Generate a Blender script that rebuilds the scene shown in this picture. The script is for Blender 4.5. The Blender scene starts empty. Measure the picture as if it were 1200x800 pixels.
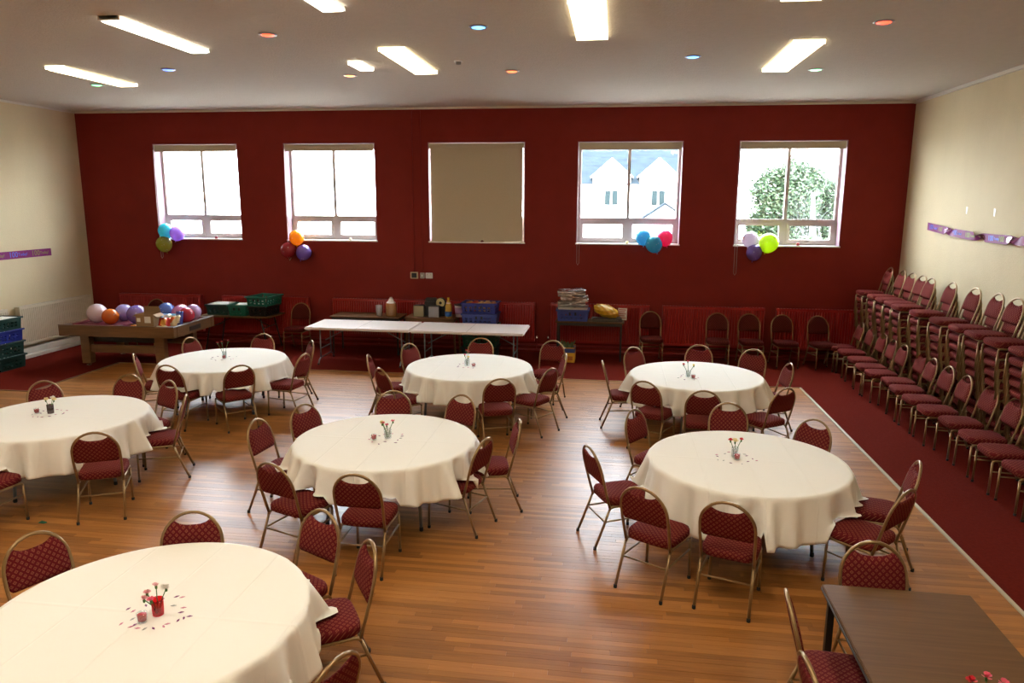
import bpy, bmesh, math, random
from mathutils import Vector, Matrix
S = bpy.context.scene
COL = S.collection
random.seed(7)
PI = math.pi

# ------------------------------------------------------------------ camera
cd = bpy.data.cameras.new('camera'); cam = bpy.data.objects.new('camera', cd); COL.objects.link(cam)
cd.sensor_width = 36; cd.lens = 864.4 * 36 / 1200; cd.clip_end = 300
_p, _y, _r = 0.18826, 0.13715, 0.0048
fwd = Vector((-math.sin(_y) * math.cos(_p), math.cos(_y) * math.cos(_p), -math.sin(_p)))
rt = Vector((math.cos(_y), math.sin(_y), 0)); up = rt.cross(fwd)
r2 = rt * math.cos(_r) + up * math.sin(_r); u2 = -rt * math.sin(_r) + up * math.cos(_r)
M = Matrix((r2, u2, -fwd)).transposed().to_4x4(); M.translation = (0, 0, 3.1332)
cam.matrix_world = M
S.camera = cam

# ------------------------------------------------------------------ sky, sun, exposure
w = bpy.data.worlds.new('sky'); S.world = w; w.use_nodes = True
bg = w.node_tree.nodes['Background']; bg.inputs['Color'].default_value = (0.86, 0.93, 1.0, 1); bg.inputs['Strength'].default_value = 17.0
sd = bpy.data.lights.new('sun', 'SUN'); sd.energy = 5; sd.angle = 0.02; sd.color = (1, .9, .75)
so = bpy.data.objects.new('sun', sd); COL.objects.link(so); so.rotation_euler = (math.radians(58), 0, math.radians(-35))
S.view_settings.view_transform = 'Standard'; S.view_settings.look = 'None'; S.view_settings.gamma = 1
S.view_settings.use_curve_mapping = False
S.view_settings.exposure = 1.18
S.cycles.max_bounces = 10; S.cycles.diffuse_bounces = 5; S.cycles.transparent_max_bounces = 16
S.cycles.sample_clamp_indirect = 8
S.cycles.caustics_reflective = False; S.cycles.caustics_refractive = False

# ------------------------------------------------------------------ materials
def newmat(name):
    m = bpy.data.materials.new(name); m.use_nodes = True
    nt = m.node_tree; return m, nt, nt.nodes['Principled BSDF']
def mat(name, col, rough=.6, metal=0, noise=0, nscale=8, bump=0, bscale=60, coat=0, sheen=0, emit=None, estr=0, stretch=None, spec=.5):
    m, nt, b = newmat(name); b.inputs['Specular IOR Level'].default_value = spec
    b.inputs['Base Color'].default_value = (*col, 1); b.inputs['Roughness'].default_value = rough
    b.inputs['Metallic'].default_value = metal
    if coat: b.inputs['Coat Weight'].default_value = coat; b.inputs['Coat Roughness'].default_value = .1
    if sheen: b.inputs['Sheen Weight'].default_value = sheen
    if emit: b.inputs['Emission Color'].default_value = (*emit, 1); b.inputs['Emission Strength'].default_value = estr
    L = nt.links
    if noise or bump:
        tc = nt.nodes.new('ShaderNodeTexCoord'); mp = nt.nodes.new('ShaderNodeMapping'); L.new(tc.outputs['Object'], mp.inputs['Vector'])
        if stretch: mp.inputs['Scale'].default_value = stretch
    if noise:
        n = nt.nodes.new('ShaderNodeTexNoise'); n.inputs['Scale'].default_value = nscale; n.inputs['Detail'].default_value = 5
        L.new(mp.outputs[0], n.inputs['Vector'])
        mx = nt.nodes.new('ShaderNodeMixRGB'); mx.blend_type = 'MIX'
        mx.inputs[1].default_value = (*[c * (1 - noise) for c in col], 1); mx.inputs[2].default_value = (*[min(1, c * (1 + noise)) for c in col], 1)
        L.new(n.outputs['Fac'], mx.inputs[0]); L.new(mx.outputs[0], b.inputs['Base Color'])
    if bump:
        n2 = nt.nodes.new('ShaderNodeTexNoise'); n2.inputs['Scale'].default_value = bscale; n2.inputs['Detail'].default_value = 3
        L.new(mp.outputs[0], n2.inputs['Vector'])
        bp = nt.nodes.new('ShaderNodeBump'); bp.inputs['Strength'].default_value = bump; bp.inputs['Distance'].default_value = .01
        L.new(n2.outputs['Fac'], bp.inputs['Height']); L.new(bp.outputs[0], b.inputs['Normal'])
    return m
def emitter(name, col, strength):
    m, nt, b = newmat(name); b.inputs['Base Color'].default_value = (.8, .8, .8, 1)
    b.inputs['Emission Color'].default_value = (*col, 1); b.inputs['Emission Strength'].default_value = strength
    return m
def glassy(name, col, gloss=.06, rough=.02):
    m = bpy.data.materials.new(name); m.use_nodes = True; nt = m.node_tree; nt.nodes.clear()
    o = nt.nodes.new('ShaderNodeOutputMaterial'); mx = nt.nodes.new('ShaderNodeMixShader'); mx.inputs[0].default_value = gloss
    t = nt.nodes.new('ShaderNodeBsdfTransparent'); t.inputs[0].default_value = (*col, 1)
    g = nt.nodes.new('ShaderNodeBsdfGlossy'); g.inputs['Roughness'].default_value = rough
    nt.links.new(t.outputs[0], mx.inputs[1]); nt.links.new(g.outputs[0], mx.inputs[2]); nt.links.new(mx.outputs[0], o.inputs[0]); return m
def balloon_mat(name, col, see=.25):
    m = bpy.data.materials.new(name); m.use_nodes = True; nt = m.node_tree; nt.nodes.clear(); L = nt.links
    N = nt.nodes.new
    o = N('ShaderNodeOutputMaterial'); d = N('ShaderNodeBsdfPrincipled'); t = N('ShaderNodeBsdfTranslucent'); a = N('ShaderNodeMixShader')
    d.inputs['Roughness'].default_value = .18; d.inputs['Coat Weight'].default_value = .5; d.inputs['Coat Roughness'].default_value = .08
    v = N('ShaderNodeTexVoronoi'); v.inputs['Scale'].default_value = 14; tc = N('ShaderNodeTexCoord'); L.new(tc.outputs['Object'], v.inputs['Vector'])
    lt = N('ShaderNodeMath'); lt.operation = 'LESS_THAN'; lt.inputs[1].default_value = .16; L.new(v.outputs['Distance'], lt.inputs[0])
    mx = N('ShaderNodeMixRGB'); mx.inputs[1].default_value = (*col, 1); mx.inputs[2].default_value = (*[min(1, c * .5 + .4) for c in col], 1)
    L.new(lt.outputs[0], mx.inputs[0]); L.new(mx.outputs[0], d.inputs['Base Color']); t.inputs[0].default_value = (*col, 1)
    a.inputs[0].default_value = see
    L.new(d.outputs[0], a.inputs[1]); L.new(t.outputs[0], a.inputs[2]); L.new(a.outputs[0], o.inputs[0]); return m
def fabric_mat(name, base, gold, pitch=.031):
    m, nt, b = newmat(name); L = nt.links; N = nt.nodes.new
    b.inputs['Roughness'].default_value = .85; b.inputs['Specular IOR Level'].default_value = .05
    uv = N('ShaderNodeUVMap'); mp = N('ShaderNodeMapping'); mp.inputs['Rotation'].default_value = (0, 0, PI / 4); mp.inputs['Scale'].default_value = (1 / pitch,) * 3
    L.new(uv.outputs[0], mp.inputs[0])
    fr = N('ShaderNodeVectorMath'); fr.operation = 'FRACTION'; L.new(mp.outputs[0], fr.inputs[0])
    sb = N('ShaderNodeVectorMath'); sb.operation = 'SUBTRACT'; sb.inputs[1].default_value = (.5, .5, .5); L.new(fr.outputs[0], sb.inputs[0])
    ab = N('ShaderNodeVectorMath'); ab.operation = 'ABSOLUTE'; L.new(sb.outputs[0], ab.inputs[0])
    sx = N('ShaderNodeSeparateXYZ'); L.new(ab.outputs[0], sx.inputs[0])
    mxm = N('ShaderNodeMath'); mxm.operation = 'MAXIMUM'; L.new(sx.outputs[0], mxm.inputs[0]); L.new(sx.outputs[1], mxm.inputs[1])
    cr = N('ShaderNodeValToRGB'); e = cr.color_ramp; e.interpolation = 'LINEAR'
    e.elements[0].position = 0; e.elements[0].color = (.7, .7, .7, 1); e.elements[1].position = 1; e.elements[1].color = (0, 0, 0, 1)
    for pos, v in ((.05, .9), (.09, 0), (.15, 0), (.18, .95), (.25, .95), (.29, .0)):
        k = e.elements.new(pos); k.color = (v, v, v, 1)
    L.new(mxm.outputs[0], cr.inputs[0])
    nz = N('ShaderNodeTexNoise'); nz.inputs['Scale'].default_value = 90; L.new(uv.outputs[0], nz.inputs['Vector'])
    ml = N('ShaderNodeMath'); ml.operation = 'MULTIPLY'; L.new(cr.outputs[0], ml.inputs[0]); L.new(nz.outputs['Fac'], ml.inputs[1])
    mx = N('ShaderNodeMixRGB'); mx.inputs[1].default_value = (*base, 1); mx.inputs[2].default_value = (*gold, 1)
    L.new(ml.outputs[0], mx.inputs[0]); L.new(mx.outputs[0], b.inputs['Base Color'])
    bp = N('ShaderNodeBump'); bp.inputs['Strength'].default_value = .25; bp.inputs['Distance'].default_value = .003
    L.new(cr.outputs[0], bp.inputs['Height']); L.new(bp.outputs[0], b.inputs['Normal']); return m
def plank_mat():
    m, nt, b = newmat('oak floor strips'); L = nt.links; N = nt.nodes.new
    at = N('ShaderNodeAttribute'); at.attribute_name = 'tone'
    tc = N('ShaderNodeTexCoord'); mp = N('ShaderNodeMapping'); mp.inputs['Scale'].default_value = (3, 60, 1); L.new(tc.outputs['Object'], mp.inputs[0])
    ad = N('ShaderNodeVectorMath'); L.new(mp.outputs[0], ad.inputs[0])
    sc = N('ShaderNodeVectorMath'); sc.operation = 'SCALE'; sc.inputs['Scale'].default_value = 40; L.new(at.outputs['Vector'], sc.inputs[0]); L.new(sc.outputs[0], ad.inputs[1])
    n = N('ShaderNodeTexNoise'); n.inputs['Scale'].default_value = 1.5; n.inputs['Detail'].default_value = 6; L.new(ad.outputs[0], n.inputs['Vector'])
    mm = N('ShaderNodeMath'); mm.operation = 'MULTIPLY_ADD'; mm.inputs[1].default_value = .55; L.new(n.outputs['Fac'], mm.inputs[0])
    m3 = N('ShaderNodeMath'); m3.operation = 'MULTIPLY'; m3.inputs[1].default_value = .5; L.new(at.outputs['Fac'], m3.inputs[0]); L.new(m3.outputs[0], mm.inputs[2])
    cr = N('ShaderNodeValToRGB'); e = cr.color_ramp
    e.elements[0].position = .1; e.elements[0].color = (.19, .07, .016, 1); e.elements[1].position = .95; e.elements[1].color = (.5, .215, .056, 1)
    k = e.elements.new(.5); k.color = (.345, .138, .034, 1)
    L.new(mm.outputs[0], cr.inputs[0]); L.new(cr.outputs[0], b.inputs['Base Color'])
    n2 = N('ShaderNodeTexNoise'); n2.inputs['Scale'].default_value = 1.3; n2.inputs['Detail'].default_value = 4; L.new(tc.outputs['Object'], n2.inputs['Vector'])
    mr = N('ShaderNodeMapRange'); mr.inputs['To Min'].default_value = .33; mr.inputs['To Max'].default_value = .4; b.inputs['Specular IOR Level'].default_value = .4; L.new(n2.outputs['Fac'], mr.inputs[0]); L.new(mr.outputs[0], b.inputs['Roughness'])
    bp = N('ShaderNodeBump'); bp.inputs['Strength'].default_value = .12; bp.inputs['Distance'].default_value = .002
    L.new(n.outputs['Fac'], bp.inputs['Height']); L.new(bp.outputs[0], b.inputs['Normal'])
    return m
def wood_mat(name, c0, c1, rough=.45, stretch=(2, 40, 40), scale=1.2):
    m, nt, b = newmat(name); L = nt.links; N = nt.nodes.new
    tc = N('ShaderNodeTexCoord'); mp = N('ShaderNodeMapping'); mp.inputs['Scale'].default_value = stretch; L.new(tc.outputs['Object'], mp.inputs[0])
    n = N('ShaderNodeTexNoise'); n.inputs['Scale'].default_value = scale; n.inputs['Detail'].default_value = 5; L.new(mp.outputs[0], n.inputs['Vector'])
    cr = N('ShaderNodeValToRGB'); cr.color_ramp.elements[0].position = .3; cr.color_ramp.elements[1].position = .7
    cr.color_ramp.elements[0].color = (*c0, 1); cr.color_ramp.elements[1].color = (*c1, 1)
    L.new(n.outputs['Fac'], cr.inputs[0]); L.new(cr.outputs[0], b.inputs['Base Color']); b.inputs['Roughness'].default_value = rough; return m
def cloth_mat():
    m, nt, b = newmat('cream tablecloth cotton'); L = nt.links; N = nt.nodes.new
    b.inputs['Base Color'].default_value = (.88, .86, .8, 1); b.inputs['Roughness'].default_value = .9; b.inputs['Specular IOR Level'].default_value = .2
    tc = N('ShaderNodeTexCoord'); sx = N('ShaderNodeSeparateXYZ'); L.new(tc.outputs['Object'], sx.inputs[0])
    # ironed-in fold lines, a square grid of fine ridges
    outs = []
    for i in (0, 1):
        a = N('ShaderNodeMath'); a.operation = 'MULTIPLY_ADD'; a.inputs[1].default_value = (1 / .44, 1 / .9)[i]; a.inputs[2].default_value = .5; L.new(sx.outputs[i], a.inputs[0])
        f = N('ShaderNodeMath'); f.operation = 'FRACT'; L.new(a.outputs[0], f.inputs[0])
        s = N('ShaderNodeMath'); s.operation = 'SUBTRACT'; s.inputs[1].default_value = .5; L.new(f.outputs[0], s.inputs[0])
        q = N('ShaderNodeMath'); q.operation = 'ABSOLUTE'; L.new(s.outputs[0], q.inputs[0])
        r = N('ShaderNodeMapRange'); r.inputs['From Max'].default_value = .022; r.inputs['To Min'].default_value = 1; r.inputs['To Max'].default_value = 0; L.new(q.outputs[0], r.inputs[0]); outs.append(r)
    mx = N('ShaderNodeMath'); mx.operation = 'MAXIMUM'; L.new(outs[0].outputs[0], mx.inputs[0]); L.new(outs[1].outputs[0], mx.inputs[1])
    n = N('ShaderNodeTexNoise'); n.inputs['Scale'].default_value = 5; n.inputs['Detail'].default_value = 4; L.new(tc.outputs['Object'], n.inputs['Vector'])
    ad = N('ShaderNodeMath'); ad.operation = 'MULTIPLY_ADD'; ad.inputs[1].default_value = 1.2; L.new(n.outputs['Fac'], ad.inputs[0]); L.new(mx.outputs[0], ad.inputs[2])
    bp = N('ShaderNodeBump'); bp.inputs['Strength'].default_value = .3; bp.inputs['Distance'].default_value = .008
    L.new(ad.outputs[0], bp.inputs['Height']); L.new(bp.outputs[0], b.inputs['Normal']); return m

RED = mat('deep red wall paint', (.215, .0225, .016), .6, spec=.12, noise=.12, nscale=3, bump=.25, bscale=70)
REDG = mat('glossy red radiator paint', (.34, .02, .018), .28)
CREAM = mat('cream textured wall paint', (.63, .525, .33), .8, noise=.1, nscale=1.3, stretch=(1.2, 1.2, .6), bump=.5, bscale=60)
CEIL = mat('stippled ceiling plaster', (.53, .475, .405), .9, noise=.06, nscale=9, bump=1, bscale=42)
TRIMW = mat('off white gloss trim', (.66, .62, .54), .45)
RADW = mat('cream radiator enamel', (.62, .55, .42), .4)
CARPET = mat('red wool carpet', (.135, .0135, .008), .95, spec=.03, noise=.25, nscale=30, bump=.6, bscale=250)
PLANK = plank_mat()
SUBF = mat('dark floor underlay', (.05, .02, .008), .9)
UPVC = mat('white window frame', (.8, .78, .76), .35)
FRM = mat('pinkish white window frame', (.44, .38, .36), .6, spec=.2)
REVEAL = mat('white reveal tinted with red bounce', (.3, .2, .235), .6, spec=.2)  # white paint; pink light bounced off the red wall is put into the colour
PANE = glassy('clear window glass', (.97, .98, .98), .05)
BLIND = mat('beige roller blind fabric', (.52, .45, .32), .85, noise=.05, nscale=40)
GOLD = mat('bronze gold tube enamel', (.29, .185, .085), .28, metal=.6, noise=.2, nscale=30)
RUBBER = mat('black rubber', (.012, .012, .012), .7)
FAB = fabric_mat('burgundy diamond weave', (.118, .0115, .0145), (.4, .155, .08))
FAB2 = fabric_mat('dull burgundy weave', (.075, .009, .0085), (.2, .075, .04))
CLOTH = cloth_mat()
GREY = mat('grey steel tube', (.22, .25, .27), .4, metal=.5)
BLACKM = mat('black metal', (.015, .014, .014), .45)
WHITEP = mat('white moulded plastic top', (.74, .66, .62), .5, noise=.04, nscale=20)
BROWNV = wood_mat('dark brown veneer', (.1, .046, .014), (.135, .066, .022), .5); BROWNV.node_tree.nodes['Principled BSDF'].inputs['Specular IOR Level'].default_value = .2
TEAK = wood_mat('worn teak veneer', (.16, .07, .028), (.23, .11, .045), .45)
OAKV = wood_mat('oak veneer', (.125, .062, .024), (.175, .09, .038), .4, (2, 20, 20))
FELT = mat('burgundy baize', (.16, .012, .03), .95)
CHROME = mat('chrome', (.75, .75, .75), .15, metal=1)
SILVER = mat('brushed silver', (.33, .34, .36), .35, metal=.9)
BLACKP = mat('black plastic', (.012, .012, .014), .35)
DGREEN = mat('dark green crate plastic', (.006, .035, .028), .45)
GREEN = mat('green crate plastic', (.008, .13, .085), .42)
NAVY = mat('deep blue crate plastic', (.012, .02, .2), .42)
BLUE = mat('mid blue crate plastic', (.045, .075, .33), .42)
BLACKC = mat('black crate plastic', (.01, .014, .014), .45)
PAPER = mat('white paper', (.75, .75, .72), .8)
CARD = mat('brown cardboard', (.3, .185, .09), .8)
LAMPM = emitter('warm diffuser', (1, .86, .56), 2.7); LAMPN = emitter('near diffuser', (1, .88, .68), 12)
LAMPC = emitter('cooler diffuser', (1, .93, .76), 3.2)
CLEARG = glassy('clear thin glass', (.93, .96, .97), .12)
REDG2 = glassy('red glass', (.85, .1, .13), .1)
PURG = glassy('dark plum glass', (.25, .02, .06), .14)
WAX = mat('red candle wax', (.5, .025, .035), .5)
STEM = mat('green stem', (.05, .16, .03), .6)

# ------------------------------------------------------------------ mesh helpers
class MB:
    def __init__(s): s.v = []; s.f = []; s.m = []; s.uv = {}; s.sm = []
    def add(s, vs, fs, mi=0, smooth=False):
        o = len(s.v); s.v += [tuple(x) for x in vs]
        for f in fs: s.f.append([i + o for i in f]); s.m.append(mi); s.sm.append(smooth)
    def box(s, x0, x1, y0, y1, z0, z1, mi=0):
        s.add([(x0, y0, z0), (x1, y0, z0), (x1, y1, z0), (x0, y1, z0), (x0, y0, z1), (x1, y0, z1), (x1, y1, z1), (x0, y1, z1)],
              [(0, 3, 2, 1), (4, 5, 6, 7), (0, 1, 5, 4), (1, 2, 6, 5), (2, 3, 7, 6), (3, 0, 4, 7)], mi); return s
    def hexa(s, b, t, mi=0):
        s.add(list(b) + list(t), [(0, 3, 2, 1), (4, 5, 6, 7), (0, 1, 5, 4), (1, 2, 6, 5), (2, 3, 7, 6), (3, 0, 4, 7)], mi); return s
    def bar(s, a, b, w, h, mi=0):
        a, b = Vector(a), Vector(b); d = (b - a).normalized(); u = Vector((0, 0, 1)) if abs(d.z) < .9 else Vector((0, 1, 0))
        x = d.cross(u).normalized() * w / 2; y = x.cross(d).normalized() * h / 2
        s.hexa([a - x - y, a + x - y, a + x + y, a - x + y], [b - x - y, b + x - y, b + x + y, b - x + y], mi); return s
    def tube(s, pts, r, seg=8, mi=0, closed=False, caps=True):
        P = [Vector(p) for p in pts]; n = len(P); rings = []
        R = r if isinstance(r, (list, tuple)) else [r] * n
        nrm = None
        for i in range(n):
            a = P[i - 1] if (i or closed) else P[i]; b = P[(i + 1) % n] if (i < n - 1 or closed) else P[i]
            t = (b - a).normalized()
            if nrm is None:
                nrm = t.orthogonal().normalized()
            else:
                nrm = (nrm - t * nrm.dot(t)).normalized()
            bn = t.cross(nrm)
            rings.append([P[i] + (nrm * math.cos(2 * PI * k / seg) + bn * math.sin(2 * PI * k / seg)) * R[i] for k in range(seg)])
        vs = [v for g in rings for v in g]; fs = []
        for i in range(n if closed else n - 1):
            j = (i + 1) % n
            for k in range(seg):
                fs.append((i * seg + k, i * seg + (k + 1) % seg, j * seg + (k + 1) % seg, j * seg + k))
        if caps and not closed:
            fs.append(tuple(range(seg))[::-1]); fs.append(tuple((n - 1) * seg + k for k in range(seg)))
        s.add(vs, fs, mi, True); return s
    def lathe(s, prof, seg=16, c=(0, 0, 0), mi=0, smooth=True):
        vs = []; fs = []; n = len(prof)
        for r, z in prof:
            for k in range(seg):
                a = 2 * PI * k / seg; vs.append((c[0] + r * math.cos(a), c[1] + r * math.sin(a), c[2] + z))
        for i in range(n - 1):
            for k in range(seg):
                fs.append((i * seg + k, i * seg + (k + 1) % seg, (i + 1) * seg + (k + 1) % seg, (i + 1) * seg + k))
        if prof[0][0] > 1e-5: fs.append(tuple(range(seg))[::-1])
        if prof[-1][0] > 1e-5: fs.append(tuple((n - 1) * seg + k for k in range(seg)))
        s.add(vs, fs, mi, smooth); return s
    def mesh(s, name, mats, uvf=None):
        me = bpy.data.meshes.new(name); me.from_pydata(s.v, [], s.f)
        for m in (mats if isinstance(mats, (list, tuple)) else [mats]): me.materials.append(m)
        me.polygons.foreach_set('material_index', s.m); me.polygons.foreach_set('use_smooth', s.sm)
        if uvf:
            u = me.uv_layers.new(name='UVMap')
            for l in me.loops: u.data[l.index].uv = uvf(me.vertices[l.vertex_index].co)
        me.validate(); me.update(); return me
def link(name, me, parent=None, loc=None, rot=None):
    o = bpy.data.objects.new(name, me); COL.objects.link(o)
    if parent: o.parent = parent
    if loc: o.location = loc
    if rot: o.rotation_euler = rot
    return o
def tag(o, label=None, cat=None, group=None, kind=None):
    if label: o['label'] = label
    if cat: o['category'] = cat
    if group: o['group'] = group
    if kind: o['kind'] = kind
    return o
def empty(name, loc, rz=0, label=None, cat=None, group=None):
    o = link(name, None, None, loc, (0, 0, rz)); o.empty_display_size = .1
    return tag(o, label, cat, group)
def struct(name, me, parent=None, loc=None):
    o = link(name, me, parent, loc)
    if not parent: o['kind'] = 'structure'
    return o
def bevel(me, w=.01, seg=2):
    bm = bmesh.new(); bm.from_mesh(me); bmesh.ops.bevel(bm, geom=bm.edges[:], offset=w, segments=seg, affect='EDGES', clamp_overlap=True)
    bm.to_mesh(me); bm.free(); me.update(); return me
def box(x0, x1, y0, y1, z0, z1, m, name='box', bev=0):
    me = MB().box(x0, x1, y0, y1, z0, z1).mesh(name, m)
    return bevel(me, bev) if bev else me

# ------------------------------------------------------------------ room shell
XL, XR, YB, YF, ZC = -11.72, 5.47, 15.2, -2.0, 4.99
WIN = [(-9.95, -8.02), (-6.98, -4.99), (-3.86, -1.85), (-.79, 1.27), (2.33, 4.33)]
ZS, ZT, WD = 2.28, 4.3, .36
b = MB(); xs = [XL - .3] + [v for ww in WIN for v in ww] + [XR + .3]
b.box(XL - .3, XR + .3, YB, YB + WD, -.1, ZS); b.box(XL - .3, XR + .3, YB, YB + WD, ZT, ZC + .1)
for i in range(0, len(xs), 2): b.box(xs[i], xs[i + 1], YB, YB + WD, ZS, ZT)
WX = []; struct('wall_back', b.mesh('wall_back', RED))
for i, (x0, x1) in enumerate(WIN):      # pale painted linings of the reveals
    t = .012; q = MB(); q.box(x0, x0 + t, YB + .004, YB + WD - .02, ZS, ZT); q.box(x1 - t, x1, YB + .004, YB + WD - .02, ZS, ZT)
    q.box(x0, x1, YB + .004, YB + WD - .02, ZT - t, ZT)
    linings = q.mesh('reveal', REVEAL)
    WX.append((linings, box(x0 - .01, x1 + .01, YB - .025, YB + WD - .02, ZS - .012, ZS + .014, UPVC)))
struct('wall_left', box(XL - .3, XL, YF, YB, -.1, ZC + .1, CREAM))
struct('wall_right', box(XR, XR + .3, YF, YB, -.1, ZC + .1, CREAM))
struct('wall_front', box(XL - .3, XR + .3, YF - .3, YF, -.1, ZC + .1, CREAM))
struct('ceiling', box(XL - .3, XR + .3, YF - .3, YB + WD, ZC, ZC + .3, CEIL))
struct('trim_1', box(XL, XR, YB - .03, YB, ZC - .04, ZC, TRIMW))
struct('trim_2', box(XR - .05, XR, YF, YB - .03, ZC - .05, ZC, TRIMW))
struct('trim_3', box(XL, XL + .03, YF, YB - .03, ZC - .04, ZC, TRIMW))
q = MB(); q.box(XL, XL + .22, 6, YB, 0, .07); q.box(XL, XL + .12, 6, YB, .07, .19)
struct('baseboard_left', bevel(q.mesh('ledge', TRIMW), .008, 1))
struct('baseboard_back', box(XL + .22, XR, YB - .02, YB, 0, .13, RED))
struct('baseboard_right', box(XR - .02, XR, YF, YB - .02, 0, .13, TRIMW))
# windows: frame, sashes, panes
for i, (x0, x1) in enumerate(WIN):
    yw = YB + WD - .06; r = link('window_%d' % (i + 1), None); r['kind'] = 'structure'; link('reveal', WX[i][0], r); link('sill', WX[i][1], r); x0 += .012; x1 -= .012; xm = (x0 + x1) / 2; zt = 2.76
    f = MB(); y0, y1 = yw - .04, yw + .04
    f.box(x0, x0 + .055, y0, y1, ZS + .014, ZT - .012); f.box(x1 - .055, x1, y0, y1, ZS + .014, ZT - .012)
    f.box(x0 + .055, x1 - .055, y0, y1, ZT - .075, ZT - .012); f.box(x0 + .055, x1 - .055, y0, y1, ZS + .014, ZS + .06)
    f.box(x0 + .055, x1 - .055, y0, y1, zt - .03, zt + .04)
    link('frame', f.mesh('frame', FRM), r)
    link('mullion', box(xm - .03, xm + .03, y0, y1, zt + .04, ZT - .075, FRM), r)
    link('mullion', box(xm - .045, xm + .045, y0, y1, ZS + .06, zt - .03, FRM), r)
    for a, c in ((x0 + .055, xm - .045), (xm + .045, x1 - .055)):
        s_ = MB(); t = .06; za, zb = ZS + .06, zt - .03
        s_.box(a, a + t, y0 - .015, y1 - .02, za, zb); s_.box(c - t, c, y0 - .015, y1 - .02, za, zb)
        s_.box(a + t, c - t, y0 - .015, y1 - .02, zb - t, zb); s_.box(a + t, c - t, y0 - .015, y1 - .02, za, za + t)
        sa = link('sash', s_.mesh('sash', FRM), r)
        link('pane', box(a + t, c - t, yw - .008, yw, za + t, zb - t, PANE), sa)
        h = MB(); hx = (a + c) / 2; h.box(hx - .02, hx + .02, y0 - .045, y0 - .015, za + .01, za + .05); h.bar((hx, y0 - .045, za + .03), (hx + .13, y0 - .05, za + .045), .02, .02)
        link('handle', h.mesh('handle', FRM), sa)
    for a, c in ((x0 + .055, xm - .03), (xm + .03, x1 - .055)):
        link('pane', box(a, c, yw - .008, yw, zt + .04, ZT - .075, PANE), r)

# floor: underlay slab, carpet borders, metal edging and oak strips
struct('floor', box(XL - .3, XR + .3, YF - .3, YB + .1, -.12, -.02, SUBF))
fl = bpy.data.objects['floor']
XW, YW, XC, YC = 3.226, 12.847, -9.5, 10.62
struct('carpet', box(XW + .012, XR, YF, YB, -.02, .004, CARPET), fl)
q = MB(); q.box(XC, XW + .012, YW + .012, YB, -.02, .004); q.box(XL, XC - .012, YC + .012, YB, -.02, .004); q.box(XC - .012, XC, YW, YB, -.02, .004)
struct('carpet', q.mesh('carpet', CARPET), fl)
EDGE = mat('pale aluminium edging', (.62, .58, .44), .35, metal=.4)
struct('trim_4', box(XW - .016, XW + .016, YF, YW + .016, -.01, .012, EDGE))
struct('trim_5', box(XC, XW - .016, YW - .016, YW + .016, -.01, .01, mat('brass edging', (.36, .22, .09), .4, metal=.4)))
EDK = mat('dark edging', (.16, .1, .05), .5)
struct('trim_6', box(XC - .014, XC + .01, YC, YW, -.01, .01, EDK)); struct('trim_7', box(XL + .22, XC + .01, YC - .01, YC + .014, -.01, .01, EDK))
def plank_mesh(ps, name):
    vs = []; fs = []; tn = []
    for x0, x1, y0, y1, t, h in ps:
        o = len(vs); e = .0004
        vs += [(x0 + e, y0 + e, h), (x1 - e, y0 + e, h), (x1 - e, y1 - e, h), (x0 + e, y1 - e, h), (x0, y0, -.012), (x1, y0, -.012), (x1, y1, -.012), (x0, y1, -.012)]
        fs += [(o, o + 1, o + 2, o + 3), (o + 4, o + 5, o + 1, o), (o + 5, o + 6, o + 2, o + 1), (o + 6, o + 7, o + 3, o + 2), (o + 7, o + 4, o, o + 3)]; tn += [t] * 5
    me = bpy.data.meshes.new(name); me.from_pydata(vs, [], fs); me.materials.append(PLANK)
    a = me.attributes.new('tone', 'FLOAT', 'FACE'); a.data.foreach_set('value', tn); return me
rp = random.Random(3); pl = []; y = YF + .01; PW = .057
while y < YW - .02:
    xa = XL + .02 if y + PW < YC else XC + .012; x = xa
    first = True
    while x < XW - .02:
        ln = rp.uniform(.3, 1.5) if not first else rp.uniform(.1, 1.2); first = False
        x1 = min(x + ln, XW - .017)
        if XW - .017 - x1 < .08: x1 = XW - .017
        pl.append((x + .0003, x1 - .0003, y + .0003, y + PW - .0003, rp.random() ** 1.2, rp.uniform(-.0008, .0002))); x = x1
    y += PW
def seen(p):     # planks that lie in the open, closest to the viewing end of the hall
    xm, ym = (p[0] + p[1]) / 2, (p[2] + p[3]) / 2
    return 4.3 < ym < 9 and -1.9 < xm < 1.9 * ym / 6 - .2
near = sorted([p for p in pl if seen(p)], key=lambda p: p[2] - .2 * (p[1] - p[0]))[:298]
ns = set(id(p) for p in near)
for p in near: link('plank', plank_mesh([p], 'plank'), fl)
o = link('plank_field', plank_mesh([p for p in pl if id(p) not in ns], 'plank_field'), fl); o['kind'] = 'stuff'

# ------------------------------------------------------------------ ceiling lights
def ceil_light(x, y, ln, wd, m, label, rz=0, cap=False, dp=.055):
    y -= .18
    r = empty('ceiling_light', (x, y, ZC), rz, label, 'ceiling light', 'fluorescent ceiling lights')
    link('base', box(-wd * .42, wd * .42, -ln / 2, ln / 2, -.03, 0, UPVC), r)
    d = MB(); a, c = wd / 2, wd / 2 - .025; l2 = ln / 2 - .02
    d.hexa([(-c, -l2 + .02, -dp), (c, -l2 + .02, -dp), (c, l2 - .02, -dp), (-c, l2 - .02, -dp)], [(-a, -l2, -.02), (a, -l2, -.02), (a, l2, -.03), (-a, l2, -.03)])
    link('diffuser', d.mesh('diffuser', m), r)
    for s in (-1, 1): link('end_cap', box(-a, a, s * l2 - .02 * (s < 0), s * l2 + .02 * (s > 0), -dp + .01, -.0, UPVC if cap else m), r)
    return r
ceil_light(-5.25, 8.5, 1.75, .24, LAMPC, 'long white fluorescent light with grey end cap at ceiling upper left', cap=True)
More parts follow.
